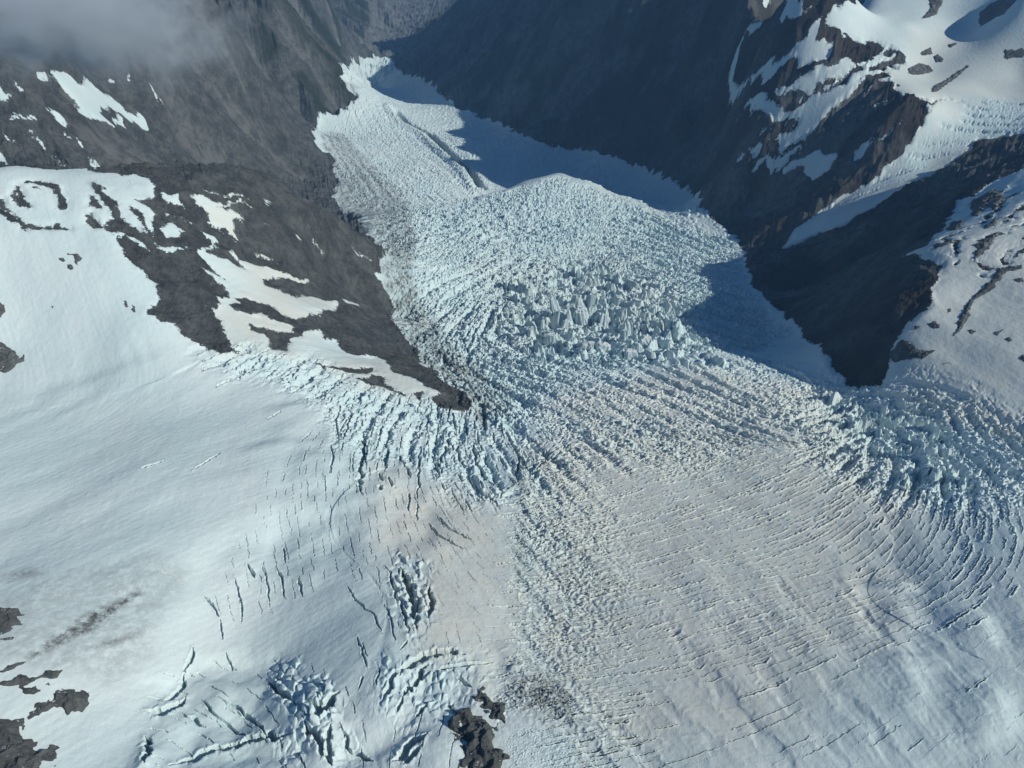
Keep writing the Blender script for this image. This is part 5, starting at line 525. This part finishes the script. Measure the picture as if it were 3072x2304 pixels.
for k, (nm, lab, cat) in FORMS.items():
    q = v00[cls == k]
    if not len(q): print('EMPTY CLASS', k); continue
    F_ = np.stack([q, q + 1, q + NCc + 1, q + NCc], 1)
    used, inv = np.unique(F_.ravel(), return_inverse=True)
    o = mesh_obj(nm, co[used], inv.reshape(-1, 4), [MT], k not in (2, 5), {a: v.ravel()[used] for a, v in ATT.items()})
    o['label'] = lab; o['category'] = cat; o['kind'] = 'structure'
print('ground', round(time.time() - T0, 1))

# ---------------------------------------------------------------- height of the finished ground anywhere
def ground(x, y):
    r = np.interp(y, ys, np.arange(NRr)); w = np.interp(y, ys, wid); c = np.interp(x / w, ss, np.arange(NCc))
    i = np.clip(r.astype(int), 0, NRr - 2); j = np.clip(c.astype(int), 0, NCc - 2); u = r - i; v = c - j
    return (Z[i, j] * (1 - v) + Z[i, j + 1] * v) * (1 - u) + (Z[i + 1, j] * (1 - v) + Z[i + 1, j + 1] * v) * u
# ---------------------------------------------------------------- rock outcrops: closed rocks standing in the snow
for poly, h, lab, grp in OUTCROPS:
    p = np.array(poly, float).reshape(-1, 2); mn = p.min(0) - 14; mx = p.max(0) + 14; ctr = p.mean(0)
    step = max(1.3, math.hypot(ctr[0], ctr[1]) / 1000., max(mx - mn) / 170)
    gx_, gy_ = np.meshgrid(np.arange(mn[0], mx[0], step), np.arange(mn[1], mx[1], step))
    gx_ = gx_.astype(f4); gy_ = gy_.astype(f4); s_ = max(1., h / 6)
    d = sdist(poly, gx_ + fbm(gx_ / 16, gy_ / 16, 4, 201) * 4 * s_, gy_ + fbm(gx_ / 16, gy_ / 16, 4, 211) * 4 * s_, 60)
    dome = np.where(d > 0, h * (1 - np.exp(-d / (h * 1.1))), d * 1.1)
    rg_ = ridged(gx_ / 26, gy_ / 26, 5, 221) - .7
    z = ground(gx_, gy_) + dome + rg_ * h * .42 * sstep(-3, 8, d) + fbm(gx_ / 5, gy_ / 5, 3, 231) * .7 * sstep(-2, 3, d)
    z = np.maximum(z, ground(gx_, gy_) - 9)
    cut = d > -8
    ny, nx = gx_.shape; vid = np.arange(nx * ny).reshape(ny, nx)
    cell = cut[:-1, :-1] & cut[1:, :-1] & cut[:-1, 1:] & cut[1:, 1:]
    a = vid[:-1, :-1][cell]
    if len(a) < 4: print('tiny outcrop', lab); continue
    top = np.stack([a, a + 1, a + nx + 1, a + nx], 1)
    zb = np.full(z.size, float(z.min()) - 6)
    bot = top[:, ::-1] + nx * ny
    ed = np.concatenate([top[:, [0, 1]], top[:, [1, 2]], top[:, [2, 3]], top[:, [3, 0]]]); key = set(map(tuple, ed.tolist()))
    side = np.array([(b_, a_, a_ + nx * ny, b_ + nx * ny) for a_, b_ in key if (b_, a_) not in key], int)
    F_ = np.concatenate([top, bot, side]); V = np.concatenate([np.stack([gx_.ravel(), gy_.ravel(), z.ravel()], 1), np.stack([gx_.ravel(), gy_.ravel(), zb], 1)])
    used, inv = np.unique(F_.ravel(), return_inverse=True); V = V[used]; base = np.array([ctr[0], ctr[1], float(V[:, 2].min())])
    o = mesh_obj('rock_outcrop', V - base, inv.reshape(-1, 4), [MR], False); o.location = base
    o['label'] = lab; o['category'] = 'rock outcrop'; o['group'] = grp
print('outcrops', round(time.time() - T0, 1))
# ---------------------------------------------------------------- tall ice towers in the heart of the ice fall
def ice_mat():
    m, t = new_mat('tower_ice'); co = t.nodes.new('ShaderNodeTexCoord').outputs['Object']
    g = N(t, 'ShaderNodeNewGeometry'); sx = N(t, 'ShaderNodeSeparateXYZ'); t.links.new(g.outputs['Normal'], sx.inputs[0])
    top = ramp_(t, sx.outputs[2], .55, .85); st = N(t, 'ShaderNodeMapping'); st.inputs['Scale'].default_value = (1, 1, .25); t.links.new(co, st.inputs[0])
    c = mix_(t, ramp_(t, noise_(t, st.outputs[0], .25, 4, .6), .35, .65), (.50, .66, .71), (.62, .73, .76)); c = mix_(t, top, c, (.68, .73, .73))
    bs = N(t, 'ShaderNodeBsdfPrincipled'); bs.inputs['Roughness'].default_value = .6; t.links.new(c, bs.inputs['Base Color'])
    bn = N(t, 'ShaderNodeBump'); t.links.new(noise_(t, st.outputs[0], .5, 5, .7), bn.inputs['Height']); bn.inputs['Distance'].default_value = 2; t.links.new(bn.outputs[0], bs.inputs['Normal'])
    t.links.new(bs.outputs[0], N(t, 'ShaderNodeOutputMaterial').inputs[0]); return m
MI = ice_mat(); kinds = []
rt = np.random.RandomState(21)
for k in range(8):
    n, h = 40, 14; an = np.linspace(0, 2 * np.pi, n, endpoint=False); lv = np.linspace(-.5, 1, h); V = []
    sq = 2.5 + rt.rand() * 3; rx, ry = 8 + rt.rand() * 5, 6 + rt.rand() * 3; H_ = 17 + rt.rand() * 9; lean = rt.randn(2) * 3; tx, ty = rt.randn(2) * .22; ph = rt.rand() * 9
    for z in lv:
        r = (np.abs(np.cos(an)) ** sq + np.abs(np.sin(an)) ** sq) ** (-1 / sq) * (1 - .22 * max(z, 0) ** 1.5)
        r = r * (1 + .30 * fbm(np.cos(an) * 1.6 + ph, np.sin(an) * 1.6 + z * .5, 3, 500 + k) + .17 * fbm(np.cos(an) * 5 + ph, np.sin(an) * 5 + z * 1.2, 2, 520 + k))
        x, y = rx * r * np.cos(an) + lean[0] * max(z, 0), ry * r * np.sin(an) + lean[1] * max(z, 0)
        V.append(np.stack([x, y, z * H_ + (tx * x + ty * y) * max(z, 0)], 1))
    V = np.array(V); c0 = V[-1].mean(0) 
    for q in (.6, .25): V = np.concatenate([V, [c0 + (V[h - 1] - c0) * q + [0, 0, (1 - q) * 1.5] + np.stack([np.zeros(n), np.zeros(n), fbm(np.cos(an) * 2 * q + ph, np.sin(an) * 2 * q, 2, 530 + k) * 3.5], 1)]])
    m_ = V.shape[0]; V = V.reshape(-1, 3); V = np.vstack([V, c0 + [0, 0, 1.8], V[:n].mean(0)]); F_ = []
    for i in range(m_ - 1):
        for j in range(n): F_.append((i * n + j, i * n + (j + 1) % n, (i + 1) * n + (j + 1) % n, (i + 1) * n + j))
    for j in range(n): F_.append(((m_ - 1) * n + j, (m_ - 1) * n + (j + 1) % n, m_ * n)); F_.append(((j + 1) % n, j, m_ * n + 1))
    me = bpy.data.meshes.new('ice_tower'); me.from_pydata(V.tolist(), [], F_); me.materials.append(MI); kinds.append(me)
for i, (x, y, w_, hh, rz, lab) in enumerate(TOWERS):
    o = bpy.data.objects.new('ice_tower', kinds[i % 8]); sc.collection.objects.link(o)
    z = float(ground(np.array([x]), np.array([y]))[0]); o.location = (x, y, z - 6); o.scale = (w_ / 21, w_ / 24, hh / 22); o.rotation_euler = (rt.randn() * .06, rt.randn() * .06, R(rz))
    o['label'] = lab; o['category'] = 'ice tower'; o['group'] = 'big ice towers in the middle of the ice fall'
print('towers', len(TOWERS))
# ---------------------------------------------------------------- haze and cloud
def box(name, a, b):
    import itertools
    V = np.array(list(itertools.product(*zip(a, b))), float); F_ = np.array([[0, 1, 3, 2], [4, 6, 7, 5], [0, 4, 5, 1], [2, 3, 7, 6], [0, 2, 6, 4], [1, 5, 7, 3]])
    return mesh_obj(name, V, F_, [], False)
hz = box('haze', (float(X.min()) - 50, -560, float(Z.min()) - 30), (float(X.max()) + 50, float(Y.max()) + 50, max(3000., float(Z.max()) + 20)))
m, t = new_mat('haze'); pv = N(t, 'ShaderNodeVolumePrincipled'); pv.inputs['Color'].default_value = (.24, .50, .88, 1); pv.inputs['Density'].default_value = .000034; pv.inputs['Anisotropy'].default_value = 0.0
t.links.new(pv.outputs[0], N(t, 'ShaderNodeOutputMaterial').inputs['Volume']); hz.data.materials.append(m)
hz['kind'] = 'stuff'; hz['label'] = 'thin blue mountain haze over the whole valley'; hz['category'] = 'haze'

def ball(n=28):
    u, v = np.meshgrid(np.linspace(0, 2 * np.pi, 2 * n, endpoint=False), np.linspace(-1, 1, n)[1:-1] * np.pi / 2)
    P3 = np.stack([np.cos(v) * np.cos(u), np.cos(v) * np.sin(u), np.sin(v)], -1); r = 1 + .16 * fbm(P3[..., 0] * 1.7 + 5, P3[..., 1] * 1.7 + P3[..., 2], 3, 401)
    P3 = P3 * r[..., None]; h, w = u.shape; V = np.concatenate([P3.reshape(-1, 3), [[0, 0, -1.], [0, 0, 1.]]]); F_ = []
    for i in range(h - 1):
        for j in range(w): F_.append((i * w + j, i * w + (j + 1) % w, (i + 1) * w + (j + 1) % w, (i + 1) * w + j))
    for j in range(w): F_.append((h * w, (j + 1) % w, j, h * w)); F_.append((h * w + 1, (h - 1) * w + j, (h - 1) * w + (j + 1) % w, h * w + 1))
    return V, F_
V, F_ = ball(); me = bpy.data.meshes.new('cloud'); me.from_pydata(V.tolist(), [], [tuple(dict.fromkeys(f)) for f in F_])
cl = bpy.data.objects.new('cloud', me); sc.collection.objects.link(cl); cl.location = (-1060, 1900, 2390); cl.scale = (560, 300, 170); cl.rotation_euler = (0, R(8), 0)
m, t = new_mat('cloud_vapour'); co = t.nodes.new('ShaderNodeTexCoord').outputs['Object']
ln = N(t, 'ShaderNodeVectorMath', operation='LENGTH'); t.links.new(co, ln.inputs[0])
mp = N(t, 'ShaderNodeMapping'); mp.inputs['Scale'].default_value = (2.0, 1.2, .8); t.links.new(co, mp.inputs[0])
fall = ramp_(t, ln.outputs['Value'], 1.0, .15)
dn = math_(t, 'ADD', math_(t, 'MULTIPLY', noise_(t, mp.outputs[0], 2.1, 7, .62), 4.6), -2.45)
dn = math_(t, 'MULTIPLY', math_(t, 'MAXIMUM', math_(t, 'MULTIPLY', math_(t, 'ADD', dn, fall), fall), 0), .020)
pv = N(t, 'ShaderNodeVolumePrincipled'); pv.inputs['Color'].default_value = (.84, .93, 1, 1); pv.inputs['Anisotropy'].default_value = .0; t.links.new(dn, pv.inputs['Density'])
t.links.new(pv.outputs[0], N(t, 'ShaderNodeOutputMaterial').inputs['Volume']); me.materials.append(m)
cl['kind'] = 'stuff'; cl['label'] = 'thin grey cloud drifting over the mountainside in the upper left corner'; cl['category'] = 'cloud'

print('done', round(time.time() - T0, 1))
